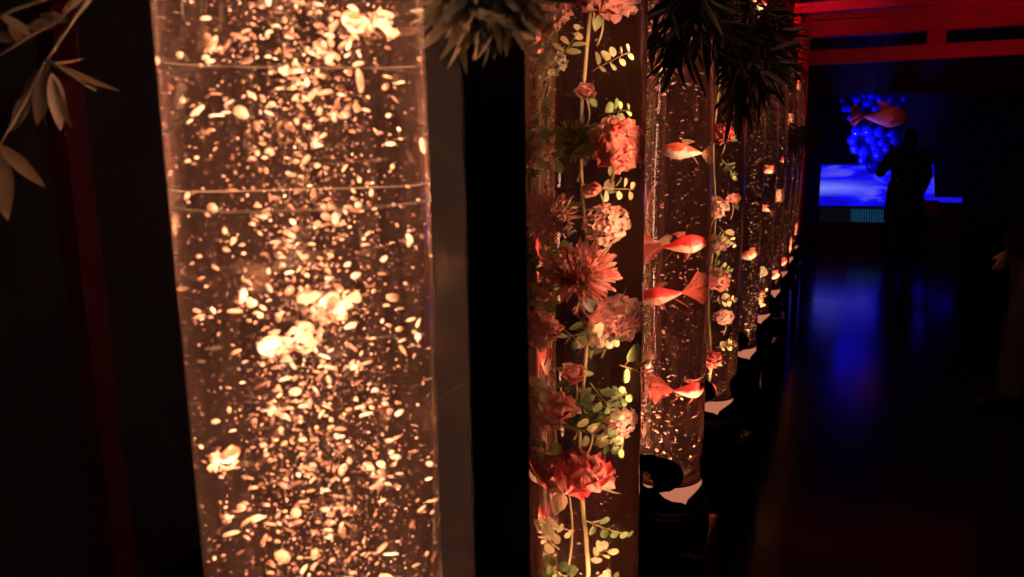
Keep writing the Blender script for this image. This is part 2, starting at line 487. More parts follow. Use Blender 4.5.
def flower(kind, R, m, loc, axis, label, cat='flower', seed=0, stem=.06, leaves=3, group=None, lmat='leaf_green', spin=0):
    rnd = random.Random(seed); R *= 1.22
    t = thing({'peony': 'peony', 'mum': 'chrysanthemum', 'cluster': 'hydrangea', 'bud': 'blossom'}[kind], loc, label, cat, group)
    M = frame_from(axis) @ Matrix.Rotation(spin, 4, 'Z'); t.rotation_euler = M.to_euler()
    mb = MB()
    if kind == 'peony':
        rosette(mb, [(16, -6, 1.), (18, 8, 1.), (18, 20, .96), (18, 32, .9), (16, 44, .82), (16, 56, .72), (14, 67, .6), (10, 78, .5), (7, 87, .4)], R, rnd, narrow=.8, cup=.55, ruffle=.16)
    elif kind == 'mum':
        rosette(mb, [(40, -8, 1.), (40, 6, 1.), (38, 18, .96), (36, 30, .9), (32, 42, .82), (28, 54, .72), (22, 66, .6), (14, 78, .48)], R, rnd, narrow=.2, cup=.35, ruffle=.05)
    elif kind == 'bud':
        rosette(mb, [(6, 25, 1.), (5, 50, .9), (5, 70, .75)], R, rnd, cup=.6, ruffle=.06)
    else:
        for k in range(64):
            a = k*2.39996; e = math.acos(1 - k/64*1.15)
            dvec = Vector((sin(e)*cos(a), sin(e)*sin(a), cos(e)))
            for q in range(4):
                V, Fc = leafshape(R*.26, R*.21)
                if q == 0: lift = rnd.uniform(.72, 1.12); dv = (dvec + Vector((rnd.gauss(0, .3), rnd.gauss(0, .3), rnd.gauss(0, .3)))).normalized()
                mb.add(V, Fc, Matrix.Translation(dvec*R*.85*lift) @ frame_from(dv) @ Matrix.Rotation(a+q*pi/2, 4, 'Z') @ Matrix.Rotation(-.75, 4, 'Y'))
    mb.build('petals' if kind != 'cluster' else 'florets', m, t)
    MB().ball((0, 0, -R*.02), (R*.22, R*.22, R*.16)).build('calyx', 'stem_green', t)
    # stem hangs below the calyx, in the local frame pointing back and down
    Mi = M.to_3x3().inverted()
    down = Mi @ Vector((0, 0, -1))
    b = down*stem + Vector((0, 0, -R*.3))
    pts = stem_curve((0, 0, -R*.1), b, Mi @ Vector((.006, 0, 0)))
    MB().tube(pts, .0016).build('stem', 'stem_green', t)
    for k in range(leaves):
        a = k*2.4 + seed; L = R*rnd.uniform(.6, .85)
        V, Fc = leafshape(L, L*.5, False, .3)
        lb = MB().add(V, Fc, Matrix.Translation(Vector((0, 0, -R*.12))) @ Matrix.Rotation(a, 4, 'Z') @ Matrix.Translation((R*.35, 0, 0)) @ Matrix.Rotation(.5, 4, 'Y'))
        lb.build('leaf', lmat, t)
    return t

def sprig(loc, direction, L, n, lw, m, label, seed=0, cat='foliage sprig', side=None, group=None, narrow=False):
    rnd = random.Random(seed+100); lw *= 1.15; L *= 1.15
    t = thing('leafy_sprig', loc, label, cat, group)
    M = frame_from(direction, side); t.rotation_euler = M.to_euler()
    bend = Vector((rnd.uniform(-.12, .12), rnd.uniform(-.12, .12), 0))*L
    pts = [Vector((bend.x*(k/10)**2, bend.y*(k/10)**2, L*k/10)) for k in range(11)]
    MB().tube(pts, [.0015-.001*k/10 for k in range(11)], 5).build('stem', 'stem_green', t)
    mb = MB(); st_ = MB()
    for k in range(n):
        u = .15+.85*k/(n-1) if n > 1 else 1
        i = min(9, int(u*10)); p = pts[i].lerp(pts[i+1], u*10-i)
        a = k*pi + rnd.uniform(-.5, .5) + (k//2)*.5
        l = lw*rnd.uniform(.75, 1.15)*(1.1-.4*u)
        V, Fc = leafshape(l, l*(.3 if narrow else .8), not narrow, .15)
        mb.add(V, Fc, Matrix.Translation(p) @ Matrix.Rotation(a, 4, 'Z') @ Matrix.Rotation(-rnd.uniform(.1, .7), 4, 'Y') @ Matrix.Translation((l*.25, 0, 0)) @ Matrix.Rotation(rnd.uniform(-.5, .5), 4, 'X'))
        d = Matrix.Rotation(a, 3, 'Z') @ Vector((l*.3, 0, l*.1)); st_.tube([p, p+d], .0007, 4)
    mb.build('leaves', m, t); st_.build('leaf_stalks', 'stem_green', t)
    return t

# ------------------------------------------------------------------ goldfish
def goldfish_tree(L, bm, fm, tail=1.0, seed=0):
    rnd = random.Random(seed)
    t = thing('goldfish')
    k, m = 16, 18
    V = []; Fc = []
    def cen(u): return .04*L*sin(u*3+.3)*.5
    for i in range(m+1):
        u = i/m
        w = (sin(pi*min(1, u*.93+.04))**.62)*(1-.62*max(0, u-.35)/.65)
        if i == 0: w = .12
        hh = .265*L*w; ww = .17*L*w*(1-.3*u)
        x = L*(.5-u)
        for j in range(k):
            a = 2*pi*j/k
            V.append((x, ww*cos(a), hh*sin(a) - (.02*L*sin(pi*u) if sin(a) < 0 else 0) + cen(u)))
    for i in range(m):
        for j in range(k): Fc.append((i*k+j, (i+1)*k+j, (i+1)*k+(j+1) % k, i*k+(j+1) % k))
    Fc.append(tuple(range(k))); Fc.append(tuple(m*k+j for j in range(k))[::-1])
    MB().add(V, Fc).build('body', bm, t)
    def fin(name, base, d, span, ln, spread, wav=.06, n=7, mlen=6, fork=0., notch=0):
        """fan-shaped fin: base point, direction, spread axis"""
        d = Vector(d).normalized(); sp = Vector(spread).normalized(); nn = d.cross(sp)
        V = []; Fc = []; ph = rnd.random()*6
        for i in range(mlen+1):
            u = i/mlen
            for j in range(n+1):
                s = j/n*2-1
                ll = ln*(1 - fork*(1-abs(s))**1.2)*(1-.15*abs(s))
                p = Vector(base) + d*(ll*u*cos(s*span*.9*.6)) + sp*(ln*u*sin(s*span)*(.65+.55*u) + s*.025*L) + nn*(ln*wav*sin(ph+u*5+s*3)*u)
                V.append(tuple(p))
        for i in range(mlen):
            for j in range(n): a = i*(n+1)+j; Fc.append((a, a+1, a+n+2, a+n+1))
        o = MB().add(V, Fc).build(name, fm, t)
        return o
    te = (-.49*L, 0, cen(1))
    for dy, dz, ll, spn in ((.22, .62, .60, .20), (-.22, .38, .56, .18), (.12, .02, .46, .18), (-.18, -.28, .56, .18), (.15, -.58, .54, .20)):
        fin('tail_fin', te, (-1, dy, dz), spn, ll*L*tail, (dz, 0, 1), .12, 8, 9)
    fin('dorsal_fin', (-.02*L, 0, .17*L), (-.55, 0, 1), .55, .24*L, (1, 0, .1), .04)
    fin('pectoral_fin', (.18*L, .09*L, -.10*L), (-.6, .6, -.5), .5, .24*L*tail, (.4, .2, 1), .05)
    fin('pectoral_fin', (.18*L, -.09*L, -.10*L), (-.6, -.6, -.5), .5, .24*L*tail, (.4, -.2, 1), .05)
    fin('anal_fin', (-.25*L, 0, -.10*L), (-.8, 0, -.8), .45, .26*L*tail, (.6, 0, .8), .06)
    for s in (-1, 1):
        MB().ball((.36*L, s*.085*L, .035*L), .026*L).build('eye', 'eye_black', t)
    return t
FISH = {}
def goldfish(kind, L, loc, facing, label, pitch=0., roll=0., tail=1.0, seed=0, group='goldfish swimming in the tanks'):
    key = (kind, tail)
    bm, fm = {'red': ('fish_red', 'fin_red'), 'patch': ('fish_patch', 'fin_pale'), 'pale': ('fish_pale', 'fin_pale')}[kind]
    if key not in FISH:
        t = goldfish_tree(1.0, bm, fm, tail, seed); FISH[key] = t
    else: t = copy_tree(FISH[key])
    f = Vector(facing).normalized()
    f = (f + Vector((0, 0, math.tan(pitch)))).normalized()
    y = Vector((0, 0, 1)).cross(f).normalized(); z = f.cross(y)
    M = Matrix((f, y, z)).transposed().to_4x4() @ Matrix.Rotation(roll, 4, 'X')
    t.location = loc; t.rotation_euler = M.to_euler(); L *= 1.12; t.scale = (L, L, L)
    tag(t, label, 'fish', group)
    return t

# ------------------------------------------------------------------ bubbles (nobody could count them)
ICO_V = None
def bubbles(i, n_big, n_small, big, small, label, cols=None, clumps=(), zr=(ZB+.02, ZT-.03), seed=1, name='bubbles', rmax=.092, power=1.6):
    g = np.random.default_rng(seed)
    mb = MB()
    # dome-shaped bubble: flat underside, rounded top, 7-gon
    k = 7
    base = [(cos(2*pi*j/k), sin(2*pi*j/k), -.15) for j in range(k)] + [(.68*cos(2*pi*j/k+.2), .68*sin(2*pi*j/k+.2), .32) for j in range(k)] + [(0, 0, .52), (0, 0, -.22)]
    Fc = []
    for j in range(k):
        j2 = (j+1) % k
        Fc += [(j, j2, k+j2, k+j), (k+j, k+j2, 2*k), (j2, j, 2*k+1)]
    base = np.array(base)
    extra = []
    for (px, py, rr_, nn) in clumps:
        c = spot(i, px, py, g.uniform(-.05, .03)) - Vector((TX, TY[i], 0))
        for _ in range(nn): extra.append((c.x+g.normal()*rr_, c.y+g.normal()*rr_, c.z+g.normal()*rr_*.8))
    for q in range(n_big+n_small+len(extra)):
        bigq = q < n_big
        s = (big[0]+(big[1]-big[0])*g.random()**power) if bigq else (small[0]+(small[1]-small[0])*g.random()**2)
        a = g.random()*2*pi
        if cols and g.random() < .75:
            c = cols[g.integers(len(cols))]
            x, y = c[0]+g.normal()*c[2], c[1]+g.normal()*c[2]
            rr = hypot(x, y)
            if rr > rmax: x, y = x*rmax/rr*.95, y*rmax/rr*.95
        else:
            rr = rmax*sqrt(g.random())*(.999); x, y = rr*cos(a), rr*sin(a)
        z = zr[0]+(zr[1]-zr[0])*g.random()
        if q >= n_big+n_small:
            x, y, z = extra[q-n_big-n_small]; s = g.uniform(.0012, .0042)
        st_ = np.array([g.uniform(.7, 1.9), g.uniform(.5, 1.), g.uniform(.5, 1.1)])*s
        sp = g.normal()*.5; tl = g.normal()*.7; az = g.random()*6.28
        M = Matrix.Translation((x, y, z)) @ Matrix.Rotation(az, 4, 'Z') @ Matrix.Rotation(tl, 4, 'Y') @ Matrix.Rotation(sp, 4, 'X')
        mb.add(base*st_, Fc, M)
    o = mb.build(name, 'bubble', smooth=True)
    o.location = (TX, TY[i], 0)
    return tag(o, label, 'bubbles', kind='stuff')

# --- tank 1
bubbles(0, 4600, 17000, (.0006, .0032), (.0002, .0008), 'storm of bright blurred bubbles and flecks filling the nearest tank', cols=[(0, 0, .035), (-.01, .02, .03), (.02, -.03, .02)], seed=11, power=2.3, zr=(ZB+.03, ZT-.03))
CL = [(322, 302, .008, 34), (300, 335, .008, 20), (275, 338, .007, 18), (275, 404, .006, 12), (335, 206, .007, 14), (362, 42, .009, 26), (213, 443, .006, 12), (360, 572, .007, 18), (240, 62, .006, 8), (295, 15, .010, 22), (322, 60, .008, 16), (300, 88, .009, 20), (330, 120, .009, 20), (262, 160, .004, 5), (205, 60, .005, 6), (215, 125, .005, 6), (245, 50, .004, 6), (285, 230, .006, 8), (318, 445, .008, 14), (350, 405, .006, 9), (296, 495, .007, 10), (390, 400, .006, 8), (425, 230, .005, 6), (240, 500, .006, 8), (340, 480, .006, 8), (380, 455, .005, 8), (250, 300, .006, 8), (200, 310, .005, 5), (410, 330, .005, 6), (300, 385, .007, 9)]
bubbles(0, 110, 0, (.0035, .0065), (.0003, .0012), 'large bright blurred flecks drifting among the small bubbles of the nearest tank', cols=[(0, 0, .03)], seed=111, clumps=CL, power=1.5, zr=(ZB+.03, ZT-.03), name='large_bubbles')
v0, R0 = tframe(0)
def F1(px, py, kind, L, ang, label, deep=0., **k):
    f = R0*cos(radians(ang)) + v0*sin(radians(ang))
    return goldfish(kind, L, spot(0, px, py, deep), f, label, **k)
F1(358, 38, 'patch', .030, 240, 'pinkish goldfish high in the bubble-filled nearest tank', deep=-.01, roll=.5)
F1(330, 300, 'pale', .034, 255, 'pale goldfish at mid height amid the brightest flecks of the nearest tank', deep=-.0, pitch=.2, roll=-.4)
F1(278, 340, 'pale', .028, 225, 'pale goldfish just below left of the brightest flecks in the nearest tank', deep=.01, pitch=-.1, roll=.3)
F1(232, 443, 'patch', .026, 60, 'goldfish near the left rim low in the nearest tank', deep=0, roll=.4)
F1(352, 568, 'pale', .032, 235, 'white glowing goldfish at the bottom edge of the nearest tank', deep=-.02, roll=.4)

# --- tank 2: flowers
v1, R1 = tframe(1)
cam1 = -v1
def AX(i, r, toward, up):
    v, R_ = tframe(i); return R_*r - v*toward + Vector((0, 0, up))
def FL(i, px, py, kind, R, m, ax, label, deep=0., **k):
    return flower(kind, R, m, spot(i, px, py, deep, lim=max(.03, .094-R*1.1)), AX(i, *ax), label, **k)
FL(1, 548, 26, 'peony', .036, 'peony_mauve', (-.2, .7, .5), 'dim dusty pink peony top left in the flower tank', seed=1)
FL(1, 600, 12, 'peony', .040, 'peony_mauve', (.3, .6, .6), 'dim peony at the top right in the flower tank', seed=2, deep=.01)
FL(1, 545, 68, 'cluster', .026, 'floret_cream', (-.1, .8, .4), 'pale green hydrangea under the top peony in the flower tank', seed=3)
FL(1, 616, 148, 'peony', .043, 'peony_coral', (.5, .8, .2), 'bright coral peony upper right in the flower tank', seed=4, deep=-.01)
FL(1, 577, 146, 'mum', .034, 'mum_green', (-.1, .8, .4), 'greenish chrysanthemum beside the coral peony in the flower tank', seed=5, deep=.02, lmat='leaf_dark')
FL(1, 541, 152, 'peony', .030, 'peony_pale', (-.6, .6, .2), 'pale peony at the left rim level with the greenish chrysanthemum', seed=6, deep=.01)
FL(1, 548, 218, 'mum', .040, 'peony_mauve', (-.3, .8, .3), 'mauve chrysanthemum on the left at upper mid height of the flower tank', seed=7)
FL(1, 606, 224, 'cluster', .027, 'floret_pink', (.4, .8, .2), 'pink hydrangea to the right above the large coral chrysanthemum', seed=8, deep=.0)
FL(1, 577, 270, 'mum', .052, 'mum_coral', (.15, .75, .55), 'large coral chrysanthemum at mid height of the flower tank', seed=9, deep=-.02, lmat='leaf_dark')
FL(1, 541, 326, 'peony', .032, 'peony_coral', (-.5, .8, .2), 'coral peony at the left rim below the large coral chrysanthemum', seed=10)
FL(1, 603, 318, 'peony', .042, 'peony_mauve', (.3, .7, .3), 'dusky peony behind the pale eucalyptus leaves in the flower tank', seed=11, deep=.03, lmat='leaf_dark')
FL(1, 551, 403, 'peony', .038, 'peony_coral', (-.3, .8, .5), 'coral peony left at lower mid height of the flower tank', seed=12)
FL(1, 620, 412, 'cluster', .023, 'peony_pale', (.6, .8, .2), 'small whitish pink hydrangea low on the right of the flower tank', seed=13, deep=-.01)
FL(1, 588, 408, 'cluster', .024, 'leaf_green', (.1, .7, .5), 'green hydrangea between the coral peony and the whitish one', seed=23, deep=.02)
FL(1, 570, 468, 'peony', .058, 'peony_red', (0, .35, .9), 'biggest rose red peony low in the flower tank', seed=14, deep=0, stem=.16, leaves=4, lmat='leaf_pale')
FL(1, 598, 192, 'bud', .020, 'peony_coral', (-.6, .7, .3), 'small coral blossom beside pale leaves in the flower tank', seed=15, deep=.0, leaves=1)
sp = [  # px, py, dir(r,toward,up), L, n, leafw, mat, label
 (560, 66, (.6, .4, .9), .05, 8, .017, 'leaf_pale', 'yellow-green leaf sprig beside the pale green hydrangea'),
 (592, 78, (.8, .4, .5), .06, 9, .016, 'leaf_pale', 'thin sprig of round leaves under the top right peony'),
 (594, 190, (1, .3, .05), .055, 7, .018, 'leaf_pale', 'cream leaf sprig pointing right below the bright coral peony'),
 (556, 160, (-.8, .4, -.5), .05, 7, .022, 'leaf_green', 'dark green sprig under the greenish chrysanthemum'),
 (572, 240, (-.6, .5, -.4), .05, 8, .020, 'leaf_green', 'green sprig left above the large coral chrysanthemum'),
 (560, 200, (.3, .5, -.8), .05, 8, .018, 'leaf_dark', 'dark leaf sprig behind the mauve chrysanthemum'),
 (575, 322, (.7, .6, -.25), .075, 12, .020, 'leaf_pale', 'long eucalyptus sprig with pale round leaves at mid height'),
 (560, 320, (.8, .5, -.6), .06, 9, .020, 'leaf_green', 'green eucalyptus sprig crossing behind the pale one'),
 (620, 356, (.9, .3, -.3), .05, 4, .034, 'leaf_green', 'two-leaf sprig touching the right rim of the flower tank'),
 (590, 372, (.4, .5, -.6), .06, 9, .020, 'leaf_green', 'dark green sprig above the whitish hydrangea'),
 (568, 412, (.8, .5, -.35), .07, 11, .020, 'leaf_pale', 'pale sprig below the lower mid coral peony'),
 (596, 420, (.6, .6, -.4), .05, 9, .019, 'leaf_green', 'green sprig just above the rose red peony'),
 (545, 90, (-.3, .5, -.9), .05, 7, .018, 'leaf_green', 'green sprig hanging below the pale green hydrangea'),
 (548, 280, (-.4, .5, -.7), .05, 8, .020, 'leaf_green', 'green sprig left under the large coral chrysanthemum'),
 (575, 510, (-.9, .4, .1), .05, 6, .022, 'leaf_pale', 'pale two-sided sprig below the rose red peony'),
 (582, 500, (.8, .4, -.5), .07, 10, .016, 'leaf_green', 'small-leaved sprig drooping right below the rose red peony'),
 (548, 500, (-.2, .5, -.9), .05, 8, .016, 'peony_pale', 'pinkish berry-like sprig at left below the rose red peony'),
 (575, 560, (-.6, .5, .3), .06, 9, .024, 'leaf_green', 'green sprig left at the bottom of the flower tank'),
 (585, 565, (.8, .5, .2), .06, 8, .026, 'leaf_pale', 'broad pale sprig right at the bottom of the flower tank'),
 (570, 572, (-.9, .6, -.1), .05, 8, .022, 'leaf_pale', 'lowest pale sprig at the left of the flower tank'),
 (612, 300, (.8, .2, .1), .04, 3, .024, 'leaf_dark', 'dark oval leaf sprig on the dusky peony'),
 (598, 120, (.7, .3, .2), .05, 7, .016, 'leaf_green', 'thin green sprig reaching right above the bright coral peony'),
]
sp += [
 (542, 118, (-.3, .6, -.8), .05, 8, .020, 'leaf_green', 'green sprig at the left rim above the pale peony'),
 (545, 250, (-.5, .6, -.3), .05, 8, .020, 'leaf_green', 'green sprig at the left rim under the mauve chrysanthemum'),
 (545, 365, (-.3, .6, -.6), .06, 9, .020, 'leaf_pale', 'pale sprig at the left rim above the lower mid coral peony'),
 (560, 440, (-.8, .6, .1), .05, 8, .020, 'leaf_green', 'green sprig left above the rose red peony'),
 (605, 392, (.6, .6, .3), .05, 9, .019, 'leaf_green', 'green sprig behind the whitish hydrangea'),
 (590, 540, (.5, .6, .5), .05, 8, .020, 'leaf_pale', 'pale upright sprig low on the right of the main stem'),
 (560, 530, (-.6, .6, .5), .05, 8, .020, 'leaf_pale', 'pale upright sprig low on the left of the main stem')]
FL(1, 545, 290, 'bud', .024, 'peony_coral', (-.3, .8, .4), 'coral blossom at the left rim under the large chrysanthemum', seed=61)
FL(1, 585, 100, 'bud', .020, 'peony_mauve', (.1, .9, .3), 'small dusky blossom above the greenish chrysanthemum', seed=62, deep=.02)
FL(1, 574, 366, 'bud', .024, 'peony_coral', (.0, .9, .3), 'small coral blossom beneath the long eucalyptus sprig', seed=63, deep=.01)
for k, (px, py, d, L, n, lw, m, lab) in enumerate(sp):
    sprig(spot(1, px, py, random.Random(k).uniform(-.03, .0)), AX(1, *d), L, n, lw, m, lab, seed=k, group='leafy sprigs in the flower tank')
# main wooden stalk
def stalk(i, label):
    v, r_ = tframe(i); c = Vector((TX, TY[i], 0)) + v*.015
    pts = [c + Vector((0, 0, ZB+.01+k*.075)) + r_*(.006*sin(k*.9)) + v*(.006*cos(k*1.3)) for k in range(21)]
    m = MB().tube([p - c for p in pts], .003, 6)
    o = m.build('flower_stalk', 'stem_green'); o.location = c
    return tag(o, label, 'stalk')
stalk(1, 'long thin stalk running up the middle of the flower tank')
stalk(3, 'thin stalk up the middle of the coral blossom tank')
bubbles(1, 350, 1500, (.0010, .0028), (.0003, .001), 'thin trickle of bubbles in the flower tank', cols=[(-.02, .03, .006), (.01, .04, .005)], seed=12)

# --- tank 3: goldfish
def FI(i, px, py, kind, L, ang, label, deep=0., **k):
    v, r_ = tframe(i); f = r_*cos(radians(ang)) + v*sin(radians(ang))
    return goldfish(kind, L, spot(i, px, py, deep), f, label, **k)
FI(2, 682, 153, 'patch', .075, 172, 'white and orange goldfish highest of those in the third tank', deep=-.01, pitch=0.1)
FI(2, 686, 242, 'red', .085, 12, 'red goldfish heading right above the long-tailed one in the third tank', deep=-.02, pitch=.12, tail=1.3, seed=4)
FI(2, 660, 291, 'red', .085, 188, 'long-tailed red goldfish heading left at mid height of the third tank', deep=-.01, pitch=-.22, tail=1.3)
FI(2, 694, 382, 'red', .078, 8, 'fan-tailed red goldfish heading right low in the third tank', deep=-.03, pitch=-.05, tail=1.3)
FI(2, 650, 356, 'patch', .035, 100, 'small upright-looking goldfish left of the fan-tailed one', deep=0, pitch=-.7)
FI(2, 648, 240, 'patch', .045, 200, 'small goldfish near the left rim of the third tank', deep=.04)
FI(2, 662, 74, 'patch', .035, 160, 'small dim goldfish near the top of the third tank', deep=.03)
bubbles(2, 2300, 5500, (.0010, .0044), (.0003, .0011), 'fine bubbles rising in the third tank', cols=[(-.05, .0, .014), (-.055, -.02, .014), (.0, .0, .05)], seed=13)
for k, (px, py) in enumerate(((652, 84), (655, 92), (668, 82), (664, 97), (651, 190), (660, 205), (655, 300), (662, 325), (656, 440), (660, 405))):
    q = spot(2, px, py, .0); o = MB()
    rosette(o, [(4, 20, 1), (3, 55, .8)], .009, random.Random(k), cup=.6)
    o = o.build('fallen_petal', 'peony_coral'); o.location = q; o.rotation_euler = (k, k*2, k)
    tag(o, 'loose coral petal cluster drifting among bubbles at the left side of the third tank', 'petal', 'drifting petals in the third tank')

# --- tank 4: blossoms
FL(3, 722, 137, 'peony', .034, 'peony_red', (-.1, .8, .3), 'crimson peony near the top of the fourth tank', seed=31)
FL(3, 713, 206, 'cluster', .034, 'floret_pink', (.2, .8, .4), 'pink hydrangea at upper mid height of the fourth tank', seed=32)
FL(3, 732, 200, 'bud', .028, 'peony_coral', (.4, .8, .4), 'coral blossom right of the pink hydrangea in the fourth tank', seed=33)
FL(3, 716, 242, 'peony', .030, 'peony_pale', (.2, .8, .4), 'pale peony below the pink hydrangea in the fourth tank', seed=34)
FL(3, 712, 277, 'peony', .042, 'peony_coral', (.3, .7, .5), 'big coral peony at mid height of the fourth tank', seed=35, lmat='leaf_pale')
FL(3, 724, 312, 'cluster', .024, 'floret_pink', (.2, .8, .4), 'small pink hydrangea under the big coral peony in the fourth tank', seed=36)
FL(3, 710, 352, 'peony', .032, 'peony_red', (-.1, .9, .1), 'rose peony low in the fourth tank', seed=37)
for k, (px, py, d, m, lab) in enumerate((
    (712, 296, (.9, .3, .1), 'leaf_pale', 'yellow-green sprig under the big coral peony in the fourth tank'),
    (716, 340, (.9, .3, .1), 'leaf_pale', 'yellow-green sprig above the rose peony in the fourth tank'),
    (708, 262, (.8, .3, -.2), 'leaf_green', 'green sprig above the big coral peony in the fourth tank'),
    (722, 160, (.6, .3, -.7), 'leaf_green', 'green sprig under the crimson peony in the fourth tank'),
    (720, 225, (.5, .3, -.7), 'leaf_pale', 'pale sprig between pink hydrangea and pale peony in the fourth tank'))):
    sprig(spot(3, px, py, -.02), AX(3, *d), .07, 11, .021, m, lab, seed=40+k, group='leafy sprigs in the fourth tank')
FI(3, 712, 384, 'patch', .075, 90, 'curled pale goldfish at the bottom of the fourth tank', deep=-.02, pitch=.6)
bubbles(3, 500, 1500, (.0014, .004), (.0004, .0014), 'bubbles rising in the fourth tank', cols=[(.04, .0, .02)], seed=14)
# --- tanks 5+
bubbles(4, 1000, 900, (.0018, .0050), (.0005, .0016), 'dense greenish gold bubbles in the fifth tank', cols=[(.05, 0, .012), (.07, .01, .012)], seed=15)
FI(4, 753, 252, 'patch', .075, 185, 'orange and white goldfish at mid height of the fifth tank', pitch=-.2, deep=-.03)
FI(4, 763, 10, 'patch', .085, 190, 'pale goldfish under the cap of the fifth tank', pitch=.2, deep=-.03)
FI(4, 742, 340, 'patch', .05, 30, 'small goldfish near the bottom of the fifth tank', pitch=.5)
FI(5, 771, 170, 'patch', .075, 10, 'orange goldfish uppermost in the sixth tank', pitch=.25, deep=-.03)
FI(5, 764, 207, 'patch', .060, 180, 'pinkish goldfish below the uppermost one in the sixth tank', pitch=.5, deep=-.02)
FI(5, 763, 290, 'patch', .050, 100, 'small goldfish low in the sixth tank', pitch=.8, deep=-.03)
FL(5, 760, 268, 'cluster', .026, 'floret_cream', (.3, .8, .3), 'cream hydrangea low in the sixth tank', seed=51)
sprig(spot(5, 758, 306, -.02), AX(5, .2, .4, .9), .10, 14, .022, 'leaf_pale', 'upright yellow sprig at the bottom of the sixth tank', seed=52)
bubbles(5, 500, 500, (.0018, .0042), (.0006, .0018), 'bubbles rising in the sixth tank', cols=[(.05, 0, .02)], seed=16)
FI(6, 778, 272, 'patch', .085, 30, 'orange goldfish near the bottom of the seventh tank', pitch=.6, deep=-.03)
FI(6, 785, 160, 'patch', .06, 100, 'goldfish at upper mid height of the seventh tank', pitch=.6, deep=-.03)
FI(6, 776, 296, 'red', .07, 150, 'red goldfish at the very bottom of the seventh tank', pitch=.8, deep=-.03)
bubbles(6, 380, 300, (.002, .0046), (.0008, .002), 'bubbles rising in the seventh tank', cols=[(.05, 0, .02)], seed=17)
FL(6, 786, 195, 'cluster', .035, 'floret_pink', (.3, .8, .3), 'pink hydrangea at mid height of the seventh tank', seed=53)
FL(6, 790, 42, 'bud', .045, 'peony_coral', (.3, .8, .3), 'coral blossom just under the cap of the seventh tank', seed=54)
FI(7, 791, 259, 'red', .085, 30, 'red and white goldfish low in the eighth tank', pitch=.8, deep=-.03)
FI(7, 790, 272, 'red', .05, 30, 'tiny red goldfish lowest in the eighth tank', pitch=.3, deep=-.03)
FL(7, 798, 70, 'bud', .045, 'peony_coral', (.3, .8, .3), 'coral blossom just under the cap of the eighth tank', seed=55)
FL(7, 792, 120, 'cluster', .03, 'floret_pink', (.3, .8, .3), 'pink hydrangea in the upper part of the eighth tank', seed=56)
bubbles(7, 380, 300, (.0022, .005), (.001, .0024), 'bubbles rising in the eighth tank', cols=[(.05, 0, .02)], seed=18)
FI(8, 796, 240, 'patch', .075, 90, 'pale goldfish low in the ninth tank', pitch=1.1, deep=-.03)
FL(8, 804, 88, 'bud', .045, 'peony_coral', (.3, .8, .3), 'coral blossom just under the cap of the ninth tank', seed=57)
bubbles(8, 380, 300, (.0024, .0056), (.001, .0026), 'bubbles rising in the ninth tank', cols=[(.05, 0, .02)], seed=19)
FI(9, 799, 225, 'patch', .075, 90, 'pale goldfish in the last tank', pitch=1.1, deep=-.03)
bubbles(9, 380, 300, (.0024, .0056), (.001, .0026), 'bubbles rising in the last tank', cols=[(.05, 0, .02)], seed=20)

# ------------------------------------------------------------------ black lacquered pillar between the first two tanks
XS = -.335
pa = at_x(468, 250, XS); pb = at_x(527.5, 250, XS)
t = thing('black_post', (XS-.19, (pa.y+pb.y)/2, 0), 'tall black lacquered square post between the nearest tank and the flower tank', 'post')
hy = (pb.y-pa.y)/2
o = MB().box((-.19, -hy, .06), (.19, hy, H-.06)).build('shaft', 'post_black', t); bevel(o, .003)
o = MB().box((-.195, -hy-.004, 0), (.195, hy+.004, .06)).build('foot', 'black_matte', t); bevel(o, .003)
o = MB().box((-.195, -hy-.004, H-.06), (.195, hy+.004, H)).build('head', 'black_matte', t); bevel(o, .003)

q = at_y(463, 384, pa.y-.012); q2 = at_y(441, 399, pa.y-.05)
o = MB().tube([(0, 0, 0), tuple((q2-q)*.5 + Vector((0, 0, .001))), tuple(q2-q)], [.0007, .0006, .0003], 6).build('twig', 'bark'); o.location = q
tag(o, 'thin dark twig sticking out between the nearest tank and the black post', 'twig')
q = at_x(86, 288, -1.9)
t = thing('red_post', (q.x, q.y, 0), 'dim dark red square post far left in the darkness behind the leafy branch', 'post')
o = MB().box((-.035, -.035, .08), (.035, .035, H-.05)).build('shaft', 'dark_red_paint', t); bevel(o, .004)
o = MB().box((-.08, -.08, 0), (.08, .08, .08)).build('foot', 'black_matte', t); bevel(o, .004)
o = MB().box((-.08, -.08, H-.05), (.08, .08, H)).build('head', 'black_matte', t); bevel(o, .004)
